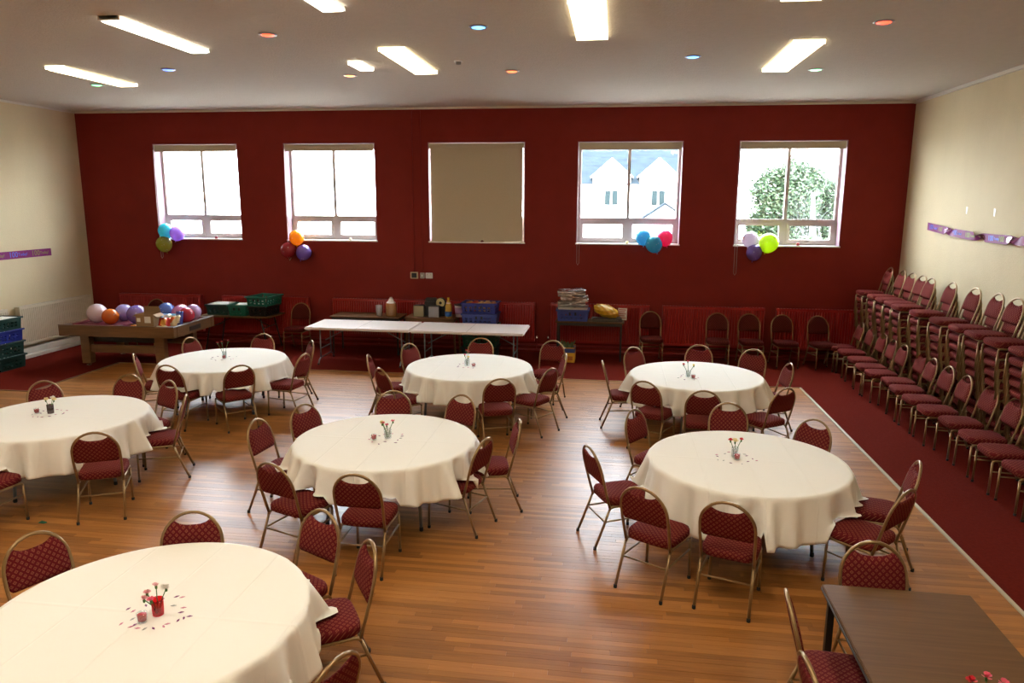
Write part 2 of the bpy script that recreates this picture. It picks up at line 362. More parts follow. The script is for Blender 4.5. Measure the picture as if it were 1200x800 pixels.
ceil_light(-7.98, 11.05, 1.65, .3, LAMPM, 'long yellow-white fluorescent light nearest the left wall')
ceil_light(-2.8, 6.7, 1.75, .24, LAMPC, 'white fluorescent light cut by top edge of the photo, left of centre', cap=True)
ceil_light(-3.58, 10.6, .5, .2, LAMPC, 'shortest ceiling light, a small bulkhead beside an orange downlight')
ceil_light(-2.81, 10.36, 1.7, .34, LAMPM, 'wide warm fluorescent light between smoke detector and small bulkhead light')
ceil_light(-.33, 8.35, 1.6, .36, LAMPM, 'widest warm fluorescent light glowing in the middle of the ceiling')
ceil_light(2.17, 10.6, 1.9, .36, LAMPM, 'warm fluorescent light above the right-hand window')
ceil_light(1.62, 6.9, 1.6, .36, LAMPM, 'warm fluorescent light just touching the top edge, right of centre')
for x, y, n_ in ((-5.4, 4.4, 'left of the middle'), (-.4, 4.0, 'nearly overhead'), (2.2, 2.6, 'by the brown table'), (-2.9, 2.2, 'over the front left table'), (-8.1, 6.6, 'beyond the left-edge table'), (-8, 2.4, 'in the far left corner')):
    ceil_light(x, y, 1.8, .4, LAMPN if y < 5 else LAMPM, 'warm fluorescent light over the viewing end of the hall, ' + n_)
for x, y, c, n, lab in ((-4.0, 8.46, (1, .12, .03), 'red', 'beside the long white light'), (-6.51, 10.48, (.15, .3, 1), 'blue', 'between the two lights at left'), (-8.57, 11.71, (.3, 1, .5), 'green', 'by the yellow-white light at left'),
        (-4.05, 11.27, (1, .4, .06), 'orange', 'beside the small bulkhead light'), (-1.54, 8.37, (.2, .55, 1), 'sky blue', 'left of the widest ceiling light'), (-1.56, 11.16, (1, .25, .04), 'red-orange', 'above the blinded window'),
        (.93, 10.34, (.2, .5, 1), 'pale blue', 'above the window with house view'), (2.75, 11.5, (.4, 1, .55), 'pale green', 'by the light over the right-hand window'), (2.71, 8.64, (1, .1, .02), 'bright red', 'nearest the right wall')):
    r = empty('downlight', (x, y, ZC), 0, n + ' coloured recessed downlight ' + lab, 'downlight', 'coloured downlights')
    link('bezel', MB().lathe([(.076, -.001), (.105, -.001), (.105, -.008), (.09, -.014), (.076, -.012)], 24).mesh('bezel', SILVER), r)
    link('lamp', MB().lathe([(0, -.026), (.04, -.024), (.075, -.014), (.075, -.0005), (0, -.0005)], 24).mesh('lamp', emitter(n + ' lamp', tuple(v ** 1.5 for v in c), 1.5)), r)
r = empty('smoke_detector', (-2.17, 10.29, ZC), 0, 'small white smoke detector on the ceiling', 'smoke detector')
link('base', MB().lathe([(.06, 0), (.06, -.02), (0, -.02)], 16).mesh('b', UPVC), r); link('sensor', MB().lathe([(.04, -.02), (.035, -.05), (0, -.055)], 16).mesh('s', mat('grey plastic', (.2, .2, .2), .5)), r)

# ------------------------------------------------------------------ roller blinds and cords
bl = ['far left', 'second from left', 'middle', 'house-view', 'right-hand']
for i, (x0, x1) in enumerate(WIN):
    drop = i == 2
    r = empty('roller_blind', ((x0 + x1) / 2, YB + .06, ZT), 0, ('closed beige roller blind covering the middle window' if drop else 'rolled-up beige roller blind over the %s window' % bl[i]), 'blind', 'roller blinds')
    hw = (x1 - x0) / 2 - .03
    c = MB().tube([(-hw, 0, -.075), (hw, 0, -.075)], .045, 16); c.box(-hw, hw, -.05, -.035, -.16 if not drop else -.11, -.02)
    link('roll', c.mesh('roll', BLIND), r)
    for s in (-1, 1): link('bracket', box(s * hw - .008, s * hw + .008, -.05, .05, -.13, -.02, UPVC), r)
    if drop:
        nx, nz = 24, 30; vs = []; fs = []
        for k in range(nz + 1):
            for j in range(nx + 1):
                u, v = j / nx, k / nz
                wv = .02 * v * math.sin(3.4 * u + 2.2 * v) + .014 * v * math.sin(9 * u - 4 * v)
                vs.append((-hw + .015 + u * (2 * hw - .03), -.03 + wv, -.1 - v * 1.9))
        for k in range(nz):
            for j in range(nx): a = k * (nx + 1) + j; fs.append((a, a + nx + 1, a + nx + 2, a + 1))
        m = MB(); m.add(vs, fs, 0, True); link('blind_fabric', m.mesh('fabric', BLIND), r)
        link('hem_bar', box(-hw + .015, hw - .015, -.04, -.015, -2.02, -1.99, BLIND), r)
        link('pull_knob', MB().lathe([(0, -.06), (.03, -.045), (.035, -.02), (.012, 0), (0, 0)], 12, (.12, -.055, -1.97)).mesh('k', mat('dark red knob', (.12, .01, .01), .4)), r)
    else:
        m = MB(); sx = -hw - .005; zb = -2.45 if i < 4 else -2.6
        pts = [(sx, -.09, -.12), (sx - .01, -.1, -1), (sx, -.11, zb + .04), (sx + .02, -.115, zb), (sx + .045, -.11, zb + .04), (sx + .03, -.1, -1), (sx + .03, -.09, -.12)]
        link('cord', m.tube(pts, .006, 5).mesh('cord', mat('grey cord', (.4, .3, .28), .6)), r)
for i, (dx, c, n) in enumerate(((.35, (.2, .01, .02), 'dark red'), (.4, (.7, .62, .4), 'cream'), (0, (.7, .6, .3), 'pale yellow'), (.23, (.35, .01, .02), 'bright red'))):
    x0, x1 = WIN[(0, 1, 3, 4)[i]]
    tag(link('sill_knob', MB().lathe([(0, 0), (.03, 0), (.034, .03), (.02, .055), (0, .06)], 10).mesh('kn', mat(n + ' knob', c, .4)), None, ((x0 + x1) / 2 + dx, YB + .02, ZS + .0145)), n + ' little knob on the %s window sill' % bl[(0, 1, 3, 4)[i]], 'knob')

# ------------------------------------------------------------------ radiators and pipes
def radiator(x0, x1, z0, z1, m, label, left=False, valve=0):
    ln = x1 - x0
    r = empty('radiator', ((x0, YB - .03, 0) if not left else (XL + .03, x0, 0)), 0 if not left else PI / 2, label, 'radiator', 'wall radiators')
    n = int(ln / .05); P = []
    for k in range(n + 1):
        for dx, dy in ((0, -.088), (.014, -.113), (.036, -.113)): P.append((min(ln, k * ln / n + dx), dy))
    vs = []; fs = []
    for x, yy in P: vs += [(x, yy if left is False else yy, z0 + .05), (x, yy, z1 - .05)]
    for k in range(len(P) - 1): fs.append((2 * k, 2 * k + 2, 2 * k + 3, 2 * k + 1))
    q = MB(); q.add(vs, fs, 0, False); q.box(0, ln, -.084, -.02, z0 + .02, z1 - .02); q.box(0, ln, -.112, -.1, z0, z0 + .05); q.box(0, ln, -.112, -.1, z1 - .05, z1 - .012)
    link('panel', q.mesh('panel', m), r)
    g = MB(); g.box(-.006, ln + .006, -.116, -.105, z1 - .02, z1 + .004); g.box(-.006, ln + .006, -.025, -.012, z1 - .02, z1 + .004)
    for k in range(int(ln / .06)): g.box(.02 + k * .06, .045 + k * .06, -.105, -.025, z1 - .012, z1 + .002)
    link('top_grille', g.mesh('grille', m), r)
    for s in (0, 1): link('side_cover', box(s * ln - .004, s * ln + .004, -.114, -.012, z0, z1, m), r)
    k = MB()
    for xx in (.2, ln - .2): k.box(xx - .02, xx + .02, -.02, .026, z0 + .1, z1 - .15)
    link('bracket', k.mesh('br', m), r)
    for s in ((valve,) if valve else ()):
        xx = ln + .05 if s > 0 else -.05
        v = MB().tube([(xx - s * .06, -.06, z0 + .05), (xx, -.06, z0 + .05), (xx, -.06, .08)], .012, 8); link('pipe_tail', v.mesh('pt', m), r)
        link('valve', MB().lathe([(.0, 0), (.022, 0), (.026, .02), (.024, .07), (0, .08)], 12, (xx, -.06, z0 + .04)).mesh('vl', CHROME), r)
    return r
RL = [(-10.96, -9.01, 'behind the pool table'), (-8.51, -6.54, 'behind the crate table at left'), (-5.98, -3.84, 'behind the dark low table'), (-3.6, -1.61, 'behind the tower of crates'),
      (-1.27, .73, 'behind the small table with yellow bag'), (1.0, 2.99, 'behind the two chairs right of centre'), (3.22, 5.1, 'in the right corner')]
for i, (a, c, t) in enumerate(RL): radiator(a, c, .25, 1.06, REDG, 'long red radiator ' + t, valve={3: 1, 4: -1}.get(i, 0))
radiator(12.92, 14.95, .26, 1.03, RADW, 'cream radiator on the left wall beside the pool table', left=True)
radiator(10.55, 12.62, .26, 1.03, RADW, 'cream radiator on the left wall behind the crates', left=True)
p = empty('heating_pipes', (0, YB - .05, 0), 0, 'pair of red heating pipes running low along the back wall', 'pipe')
for z in (.17, .065): link('pipe', MB().tube([(XL + .3, 0, z), (XR - .1, 0, z)], .018, 8).mesh('pipe', REDG), p)
q = MB()
for z in (.17, .065):
    for x in range(-11, 6, 2): q.box(x - .02, x + .02, -.005, .046, z - .005, z + .022)
link('clip', q.mesh('clip', REDG), p)

# wall sockets and conduits
r = empty('thermostat', (-4.195, YB, 1.575), 0, 'square wall plate with black centre below the wall conduits', 'thermostat')
link('plate', bevel(box(-.085, .085, -.02, 0, -.07, .07, mat('cream plate', (.6, .5, .3), .4)), .006), r); link('face', bevel(box(-.055, .055, -.028, -.02, -.05, .05, BLACKP), .004, 1), r)
link('conduit', box(-.012, .012, -.02, 0, .07, ZC - 1.64, RED), r)
r = empty('switch_box', (-4.015, YB, 1.575), 0, 'small grey switch box between the two wall plates', 'switch')
link('box', bevel(box(-.045, .045, -.05, 0, -.06, .06, mat('grey box', (.4, .38, .33), .4)), .006), r); link('rocker', box(-.014, .014, -.058, -.05, -.022, .022, UPVC), r)
link('conduit', box(-.012, .012, -.02, 0, .06, ZC - 1.64, RED), r)
r = empty('power_socket', (-3.87, YB, 1.575), 0, 'white double power socket on the red wall', 'socket')
link('plate', bevel(box(-.075, .075, -.035, 0, -.06, .06, UPVC), .006), r)
for s in (-.036, .036): link('rocker', box(s - .012, s + .012, -.041, -.035, .01, .036, TRIMW), r)

# ------------------------------------------------------------------ chairs (one prototype, every chair its own object with its own parts)
TZ, SPR = .92, .70
def hw_at(z): return .208 if z < SPR else .208 * math.sqrt(max(0, 1 - ((z - SPR) / (TZ - SPR)) ** 2))
def yb(z): return -.185 - (z - .40) * .26
def chair_meshes(fab, hole=True, tz=None):
    D = {}
    q = MB(); N = 32; rings = [(.95, .402), (1, .412), (1, .452), (.97, .468), (.87, .477), (.5, .482)]; vs = []; fs = []
    def ol(k, s, z):
        a = 2 * PI * k / N; c_, s_ = math.cos(a), math.sin(a); e = .42
        return (.212 * s * math.copysign(abs(c_) ** e, c_), .015 + .215 * s * math.copysign(abs(s_) ** e, s_), z)
    for s, z in rings: vs += [ol(k, s, z) for k in range(N)]
    for i in range(len(rings) - 1):
        for k in range(N): fs.append((i * N + k, i * N + (k + 1) % N, (i + 1) * N + (k + 1) % N, (i + 1) * N + k))
    fs.append(tuple(range(N))[::-1]); vs.append((0, .015, .484)); c = len(vs) - 1; o = (len(rings) - 1) * N
    for k in range(N): fs.append((o + k, o + (k + 1) % N, c))
    q.add(vs, fs, 0, True); D['seat'] = q.mesh('seat', fab, lambda v: (v.x, v.y + v.z))
    # padded back, with the dipped top edge that leaves a hand hole under the hoop
    nx, nz = 20, 9; zb = .60; vs = []; fs = []
    def ztop(x):
        a = abs(x); zh = SPR + (TZ - SPR) * math.sqrt(max(0, 1 - (a / .208) ** 2)) - .006
        if not hole or a > .128: return zh
        z0 = SPR + (TZ - SPR) * math.sqrt(1 - (.128 / .208) ** 2) - .006
        return .83 + (z0 - .83) * (a / .128) ** 3
    for side in (0, 1):
        for k in range(nz + 1):
            for j in range(nx + 1):
                u = -1 + 2 * j / nx; x = .203 * math.sin(u * PI / 2) if False else .203 * u
                cor = .03 * max(0, (abs(u) - .85) / .15) ** 2
                z0 = zb + cor; z1 = ztop(x); z = z0 + (z1 - z0) * k / nz
                v = k / nz; ed = (1 - abs(u) ** 6) * (1 - abs(2 * v - 1) ** 6)
                vs.append((x, yb(z) + (.004 + .024 * ed if side == 0 else -.006 - .008 * ed), z))
    W = nx + 1; T = (nz + 1) * W
    for k in range(nz):
        for j in range(nx):
            a = k * W + j; fs.append((a + 1, a, a + W, a + W + 1)); a += T; fs.append((a, a + 1, a + W + 1, a + W))
    for j in range(nx):
        fs.append((j, j + 1, T + j + 1, T + j)); a = nz * W + j; fs.append((a + 1, a, T + a, T + a + 1))
    for k in range(nz):
        a = k * W; fs.append((a + W, a, T + a, T + a + W)); a = k * W + nx; fs.append((a, a + W, T + a + W, T + a))
    q = MB(); q.add(vs, fs, 0, True); D['backrest'] = q.mesh('backrest', fab, lambda v: (v.x + .011, v.z + .013))
    pts = [(-.2, -.178, .385), (-.204, yb(.5), .5), (-.208, yb(.6), .6)]
    pts += [(-.208 * math.cos(t), yb(SPR + (TZ - SPR) * math.sin(t)), SPR + (TZ - SPR) * math.sin(t)) for t in [PI * i / 16 for i in range(17)]]
    pts += [(.208, yb(.6), .6), (.204, yb(.5), .5), (.2, -.178, .385)]
    D['back_frame'] = MB().tube(pts, .0125, 8).mesh('back_frame', GOLD)
    q = MB()
    for s in (-1, 1): q.tube([(s * .197, .2, .365), (s * .197, .188, .383), (s * .197, .165, .391), (s * .198, -.14, .391), (s * .199, -.168, .383), (s * .2, -.185, .36)], .0125, 8)
    q.tube([(-.197, .17, .391), (.197, .17, .391)], .011, 6); q.tube([(-.198, -.14, .391), (.198, -.14, .391)], .011, 6); q.box(-.19, .19, -.13, .16, .394, .403)
    D['seat_frame'] = q.mesh('seat_frame', GOLD)
    for s, n in ((-1, 'l'), (1, 'r')):
        D['front' + n] = MB().tube([(s * .197, .199, .37), (s * .2, .205, .02)], .0125, 8).mesh('leg', GOLD)
        D['rear' + n] = MB().tube([(s * .2, -.183, .365), (s * .203, -.235, .22), (s * .207, -.315, .02)], .0125, 8).mesh('leg', GOLD)
        D['ff' + n] = MB().lathe([(.0145, 0), (.0155, .004), (.0145, .028)], 8, (s * .2, .2055, 0)).mesh('foot', RUBBER)
        D['fr' + n] = MB().lathe([(.0145, 0), (.0155, .004), (.0145, .028)], 8, (s * .2072, -.319, 0)).mesh('foot', RUBBER)
        D['side' + n] = MB().tube([(s * .199, .201, .27), (s * .2, -.221, .255)], .0085, 6).mesh('stretcher', GOLD)
    D['rearbar'] = MB().tube([(-.2, -.222, .25), (.2, -.222, .25)], .0085, 6).mesh('stretcher', GOLD)
    return D
CM = chair_meshes(FAB)
def chair(x, y, face, label, group, z=0, M=CM, feet=True, scale=None, name='stacking_chair', tilt=0):
    """x, y: seat centre on the floor; face: compass angle (radians) the sitter looks towards"""
    r = empty(name, (x, y, z), face - PI / 2, label, 'chair', group)
    if scale: r.scale = scale
    for k in ('seat', 'backrest', 'back_frame', 'seat_frame'): link(k, M[k], r)
    for n in 'lr':
        for a in ('front', 'rear'):
            lg = link('leg', M[a + n], r)
            if feet: link('rubber_foot', M['f' + a[0] + n], lg)
    for k in ('sidel', 'sider', 'rearbar'): link('stretcher', M[k], r)
    return r
TAB = {'T1': (-5.83, 10.25, .3), 'T2': (-2.06, 10.37, 1.1), 'T3': (1.18, 10.33, 2.0), 'T4': (-6.1, 7.17, .7), 'T5': (-2.25, 6.93, 1.6), 'T6': (1.29, 6.85, .2), 'T7': (-2.65, 3.63, .5)}
TN = {'T1': 'far left round table', 'T2': 'far middle round table', 'T3': 'far right round table', 'T4': 'left-edge round table', 'T5': 'middle round table', 'T6': 'right front round table', 'T7': 'front left round table'}
CH = {  # table: (back hoop x, y measured at height .88, turn in degrees from facing the table centre, which one)
 'T1': [(-6.96, 11.18, 25, 'behind its left half, near the pool table'), (-5.91, 11.72, 0, 'behind it, toward the crate table'), (-7.01, 9.81, 0, 'side-on at its left edge'), (-6.09, 9.20, 2, 'back turned, in front of it at left'),
        (-5.09, 9.35, 9, 'back turned, in front of it at right'), (-4.53, 10.24, 0, 'side-on at its right, the nearer of two'), (-4.83, 11.23, 0, 'at its right, the further of two')],
 'T4': [(-7.08, 8.10, 20, 'behind its left part, mostly hidden'), (-6.23, 8.61, 0, 'behind its right part, left of two'), (-5.52, 8.39, 5, 'behind its right part, right of two'), (-4.92, 7.76, 5, 'seen edge-on at its right'), (-5.02, 6.31, -24, 'back turned, in front of it')],
 'T2': [(-2.17, 11.93, 0, 'behind it, before the crate tower'), (-.95, 11.9, 25, 'standing back at its far right'), (-.68, 10.86, 0, 'at its right, the middle of three'), (-.81, 9.83, 0, 'at its right, the nearest of three'),
        (-1.41, 9.13, -6, 'back turned, in front of it'), (-3.58, 10.3, 0, 'edge-on at its left, the further of two'), (-3.12, 9.46, 0, 'edge-on at its left, the nearer of two'), (-3.24, 11.26, 5, 'behind its left, below the white trestle')],
 'T5': [(-2.59, 8.33, 0, 'behind it at left of centre'), (-1.72, 8.27, 0, 'behind it at right of centre'), (-.93, 7.38, 0, 'side-on at its right, the further of two'), (-1.17, 6.71, 0, 'at its right with cloth on its seat'),
        (-2.10, 5.61, -9, 'back turned, squarely in front of it'), (-2.92, 5.76, 5, 'back turned, in front of it at left'), (-3.66, 6.96, -10, 'standing out at its left edge'), (-3.42, 7.59, 0, 'behind its left part')],
 'T3': [(1.39, 11.91, 0, 'directly behind it'), (2.2, 11.66, 10, 'behind it at right'), (2.53, 10.69, 0, 'at its right edge, the further of two'), (2.15, 9.2, 0, 'at its right edge, back turned'),
        (1.13, 8.92, 0, 'back turned, in front of its middle'), (.43, 9.29, 5, 'back turned, in front of it at left'), (-.13, 10.43, 0, 'side-on at its left edge'), (.32, 11.53, 0, 'behind it at left')],
 'T6': [(1.34, 8.40, 0, 'directly behind it'), (.25, 7.95, 10, 'behind its left part'), (-.19, 6.63, 12, 'at its left edge, seen from the side'), (.27, 5.67, 8, 'back turned, in front of it at left'),
        (.91, 5.47, -4, 'back turned, in front of it at right'), (2.17, 7.86, -5, 'behind its right part'), (2.73, 6.64, 0, 'at its right, the further of two'), (2.38, 5.93, 0, 'at its right, the nearer of two')],
 'T7': [(-3.9, 4.21, 0, 'at its left, on the photo edge'), (-3.02, 4.72, 0, 'directly behind it'), (-2.07, 4.88, 0, 'at its right, furthest of three'), (-1.55, 4.43, 0, 'at its right, middle of three'), (-1.31, 3.18, 0, 'at its right, cut by the bottom edge')]}
KZ = (3.1332 - TZ) / (3.1332 - .88); CH_AT = {}
for t, L_ in CH.items():
    tx, ty, _ = TAB[t]; CH_AT[t] = []
    for hx, hy, dg, lab in L_:
        hx *= KZ; hy *= KZ; a = math.atan2(ty - hy, tx - hx) + math.radians(dg); k = -yb(TZ)
        x, y = hx + k * math.cos(a), hy + k * math.sin(a)
        chair(x, y, a, 'burgundy chair at the %s, %s' % (TN[t], lab), 'chairs round the tables'); CH_AT[t].append((x, y, a))
chair(-5.93, 5.98, math.radians(80), 'burgundy chair tucked under the left-edge round table, only its seat showing', 'chairs round the tables'); CH_AT['T4'].append((-5.93, 5.98, math.radians(80)))
# chairs at the rectangular table
chair(1.76, 4.86 - .33 + .0, -PI / 2, 'burgundy padded chair at the far end of the brown rectangular table', 'chairs at the brown table')
chair(1.03 + .33, 4.05, math.radians(-5), 'burgundy padded chair at left of the brown table, further of two', 'chairs at the brown table')
chair(.985 + .33, 3.47, math.radians(4), 'burgundy padded chair at left of the brown table, cut by bottom edge', 'chairs at the brown table')
# single row facing the floor, along the stacks
ORD = ['first', 'second', 'third', 'fourth', 'fifth', 'sixth', 'seventh', 'eighth', 'ninth', 'tenth', 'eleventh', 'twelfth', 'thirteenth', 'fourteenth']
for i, (hx, hy) in enumerate([(4.65, 14.44), (4.68, 13.94), (4.66, 13.27), (4.62, 12.7), (4.62, 12.23), (4.7, 11.70), (4.64, 11.19), (4.63, 10.63), (4.62, 10.09), (4.68, 9.55), (4.67, 8.97), (4.65, 8.44), (4.65, 7.9), (4.65, 7.36)]):
    chair(hx - .32, hy, PI + random.uniform(-.05, .05), 'burgundy chair in the single row at right, %s from the red wall' % ORD[i], 'single row of chairs on the right')
# stacks of nine against the right wall
for i, (hx, hy) in enumerate([(5.13, 14.65), (5.13, 14.02), (5.12, 13.56), (5.12, 13.11), (5.08, 12.66), (5.13, 12.02), (5.13, 11.26), (5.13, 10.63), (5.13, 10.14), (5.12, 9.6), (5.13, 9.02)]):
    a = PI + random.uniform(-.03, .03)
    for k in range(9):
        pos = 'topmost' if k == 8 else 'bottom' if k == 0 else ORD[8 - k] + ' from top'
        chair(hx - .32 + .018 * (8 - k), hy, a, 'burgundy chair, %s in the %s stack from the red wall' % (pos, ORD[i]), 'stacked chairs by the right wall', z=k * .1275, feet=(k == 0))
# taller round-backed chairs standing along the back wall
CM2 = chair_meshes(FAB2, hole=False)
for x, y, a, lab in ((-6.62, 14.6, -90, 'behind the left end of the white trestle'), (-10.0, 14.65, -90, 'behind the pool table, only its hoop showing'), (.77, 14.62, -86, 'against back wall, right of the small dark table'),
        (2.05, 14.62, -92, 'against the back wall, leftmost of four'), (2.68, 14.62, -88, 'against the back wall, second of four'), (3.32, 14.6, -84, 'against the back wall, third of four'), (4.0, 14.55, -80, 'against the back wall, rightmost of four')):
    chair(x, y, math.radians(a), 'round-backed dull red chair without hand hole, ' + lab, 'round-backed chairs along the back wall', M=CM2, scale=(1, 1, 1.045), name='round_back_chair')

# ------------------------------------------------------------------ round tables and cloths
R0 = .905
def round_table(t, x, y, rot):
    r = empty('round_table', (x, y, 0), rot, 'round folding table with grey legs under the cloth of the ' + TN[t], 'table', 'round folding tables')
    link('tabletop', MB().lathe([(0, .715), (R0 - .02, .715), (R0, .722), (R0, .738), (R0 - .006, .744), (0, .744)], 64).mesh('top', BROWNV), r)
    for k in range(4):
        a = PI / 4 + k * PI / 2; c, s = math.cos(a), math.sin(a)
        lg = link('leg', MB().tube([(.60 * c, .60 * s, .714), (.66 * c, .66 * s, .03)], .016, 8).mesh('leg', GREY), r)
        link('rubber_foot', MB().lathe([(.018, 0), (.02, .01), (.018, .04)], 10, (.662 * c, .662 * s, 0)).mesh('foot', RUBBER), lg)
    for s in (-1, 1):
        link('cross_bar', MB().tube([(s * .45, -.45, .45), (s * .45, .45, .45)], .012, 6).mesh('bar', GREY), r)
        link('brace', MB().tube([(s * .45, 0, .45), (s * .1, 0, .714)], .01, 6).mesh('brace', GREY), r)
def cloth(t, x, y, rot):
    rg = random.Random(t); NA = 240; vs = []; fs = []
    co = [(n, rg.uniform(.6, 1) * (.4 if n < 12 else .8 if n < 17 else 1), rg.uniform(0, 2 * PI)) for n in (6, 11, 14, 17, 20, 23, 27, 31)]
    norm = sum(c[1] for c in co) * .45
    def F(a): return sum(c * math.cos(n * a + p) for n, c, p in co) / norm
    h2 = [(rg.choice((2, 3)), rg.uniform(.3, .6), rg.uniform(0, 6)), (1, .4, rg.uniform(0, 6))]
    rads = [0.15, .3, .45, .6, .72, .82, .88, .905]
    prof = [('t', r) for r in rads] + [('d', s) for s in (.03, .08, .15, .25, .36, .48, .6, .72, .84, .93, 1)]
    seats = [(sx, sy, a) for sx, sy, a in CH_AT[t]]
    for kind, s in prof:
        for k in range(NA):
            a = 2 * PI * k / NA; f = max(-1.15, min(1.05, F(a)))
            if kind == 't': rr = s; z = .7465
            else:
                L = {'T6': .4, 'T4': .37, 'T7': .36}.get(t, .335) + .03 * sum(c * math.cos(n * a + p) for n, c, p in h2)
                z = .746 - (L - .022 * f) * s - .004 * (1 - s)
                rr = .912 + .004 * min(1, s * 20) + .06 * s + (f + .35 * f * abs(f)) * .08 * s ** .85
            px, py = rr * math.cos(a), rr * math.sin(a)
            if kind == 'd' and z < .5:
                for sx, sy, sa in seats:
                    dx, dy = px + x - sx, py + y - sy
                    ly = dx * math.cos(sa) + dy * math.sin(sa); lx = dx * math.sin(sa) - dy * math.cos(sa)
                    if abs(lx) < .235 and -.25 < ly < .26:
                        kz = min(1, (.235 - abs(lx)) / .02) * min(1, (.26 - ly) / .03)
                        z2 = max(z, .497 + .012 * s)
                        z = z + (z2 - z) * kz
            vs.append((px, py, z))
    n = len(prof)
    for i in range(n - 1):
        for k in range(NA): fs.append((i * NA + k, i * NA + (k + 1) % NA, (i + 1) * NA + (k + 1) % NA, (i + 1) * NA + k)[::-1])
    vs.append((0, 0, .7465)); c = len(vs) - 1
    for k in range(NA): fs.append((c, k, (k + 1) % NA))
    q = MB(); q.add(vs, [f[::-1] if False else f for f in fs], 0, True)
    o = link('tablecloth', q.mesh('cloth', CLOTH), None, (x, y, 0)); tag(o, 'cream tablecloth draped over the ' + TN[t], 'tablecloth', 'cream round tablecloths')
    md = o.modifiers.new('thick', 'SOLIDIFY'); md.thickness = .002; md.offset = 1
for t, (x, y, rot) in TAB.items(): round_table(t, x, y, rot); cloth(t, x, y, rot)

# ------------------------------------------------------------------ table centres: vase, flowers, candle, confetti
def bm_obj(name, q, m, label, cat, group=None, loc=None, rz=0):
    o = link(name, q.mesh(name, m), None, loc, (0, 0, rz)); return tag(o, label, cat, group)
PET = {c: mat(c + ' petals', v, .6) for c, v in {'red': (.6, .012, .03), 'pink': (.75, .12, .2), 'pale pink': (.8, .4, .42), 'white': (.85, .82, .75), 'cream': (.85, .72, .35), 'yellow': (.85, .6, .1)}.items()}
def flower(x, y, z, tip, c, label, kind='carnation', size=.02):
    r = empty('flower', (x, y, z), 0, label, 'flower', 'flowers in the table vases')
    tx, ty, tz = tip
    link('stem', MB().tube([(0, 0, 0), (tx * .35, ty * .35, tz * .55), (tx, ty, tz)], .003, 5).mesh('stem', STEM), r)
    link('calyx', MB().lathe([(.003, 0), (.007, .006), (.0075, .02), (.006, .026)], 7, (tx, ty, tz - .02)).mesh('calyx', STEM), r)
    q = MB(); rg = random.Random(label)
    for k in range(14):
        a = rg.uniform(0, 2 * PI); e = rg.uniform(.25, 1.2); d = Vector((math.cos(a) * math.cos(e), math.sin(a) * math.cos(e), math.sin(e))); s = d.cross(Vector((0, 0, 1))).normalized() * size * .45
        b0 = Vector((tx, ty, tz)); p = b0 + d * size * 1.1
        q.add([b0 - s * .3, b0 + s * .3, p + s, p - s, p + d * size * .25], [(0, 1, 2, 3), (3, 2, 4)], 0, False)
    link('bloom', q.mesh('bloom', PET[c]), r)
def vase(x, y, z, m, h, rad, label):
    w_ = .003
    q = MB().lathe([(0, 0), (rad * .9, 0), (rad * .95, h * .3), (rad, h), (rad - w_, h), (rad * .95 - w_, h * .3), (rad * .9 - w_, .006), (0, .006)], 20)
    return bm_obj('vase', q, m, label, 'vase', 'table vases', (x, y, z))
def candle(x, y, z, label):
    r = empty('tealight_holder', (x, y, z), 0, label, 'candle holder', 'red tealight holders')
    link('glass', MB().lathe([(0, 0), (.024, 0), (.03, .06), (.028, .06), (.022, .012), (0, .012)], 16).mesh('glass', CLEARG), r)
    link('candle', MB().lathe([(0, .012), (.0215, .0125), (.026, .05), (0, .05)], 16).mesh('wax', WAX), r)
CONF = [mat('purple foil', (.2, .02, .16), .3, metal=.5), mat('silver foil', (.4, .42, .4), .3, metal=.6), mat('pink foil', (.6, .2, .32), .35, metal=.3)]
CN = ['purple', 'silver', 'pink']
cme = [MB().hexa([(-.016, 0, 0), (0, -.006, 0), (.018, .002, 0), (.002, .007, 0)], [(-.016, 0, .0015), (0, -.006, .003), (.018, .002, .002), (.002, .007, .0035)]).mesh('scrap', m) for m in CONF]
ZTOP = .749
def centre(t, vx, vy, vm, vh, vr, vlab, cx, cy, flowers, n, rmin=.1, rmax=.2):
    vase(vx, vy, ZTOP, vm, vh, vr, vlab + ' on the ' + TN[t]); candle(cx, cy, ZTOP, 'small red tealight glass on the ' + TN[t])
    for i, (dx, dy, h, c) in enumerate(flowers):
        dup = [f for f in flowers if f[3] == c]; w_ = ''
        if len(dup) > 1:
            o_ = sorted(dup, key=lambda f: f[0]); w_ = (', leftmost' if o_[0] is flowers[i] else ', rightmost' if o_[-1] is flowers[i] else ', middle one' if o_[1] is flowers[i] else ', second from right')
        flower(vx + dx * .15, vy + dy * .15, ZTOP + .008, (dx, dy, h), c, '%s flower in the vase on the %s%s' % (c, TN[t], w_), size=.03 if c in ('white', 'cream') else .02)
    rg = random.Random(t + 'c')
    for k in range(n):
        a = 2 * PI * k / n + rg.uniform(-.2, .2); rr = rg.uniform(rmin, rmax); ci = rg.choice((0, 0, 1, 2))
        o = link('confetti', cme[ci], None, (vx + rr * math.cos(a), vy - .02 + rr * math.sin(a), ZTOP + .0003), (0, 0, rg.uniform(0, 6)))
        tag(o, '%s foil confetti scrap by the vase on the %s' % (CN[ci], TN[t]), 'confetti', 'confetti on the ' + TN[t])
centre('T7', -2.58, 3.62, REDG2, .1, .034, 'red glass vase of pink buds', -2.62, 3.53, [(-.045, -.01, .125, 'pale pink'), (-.02, .03, .15, 'pale pink'), (-.05, -.03, .1, 'pale pink'), (.035, .03, .14, 'white'), (-.005, -.04, .105, 'pink')], 22, .1, .22)
centre('T6', 1.19, 6.93, CLEARG, .1, .033, 'clear glass vase with red carnations', 1.2, 6.85, [(-.04, 0, .15, 'red'), (.045, 0, .16, 'red'), (0, .02, .13, 'cream')], 14)
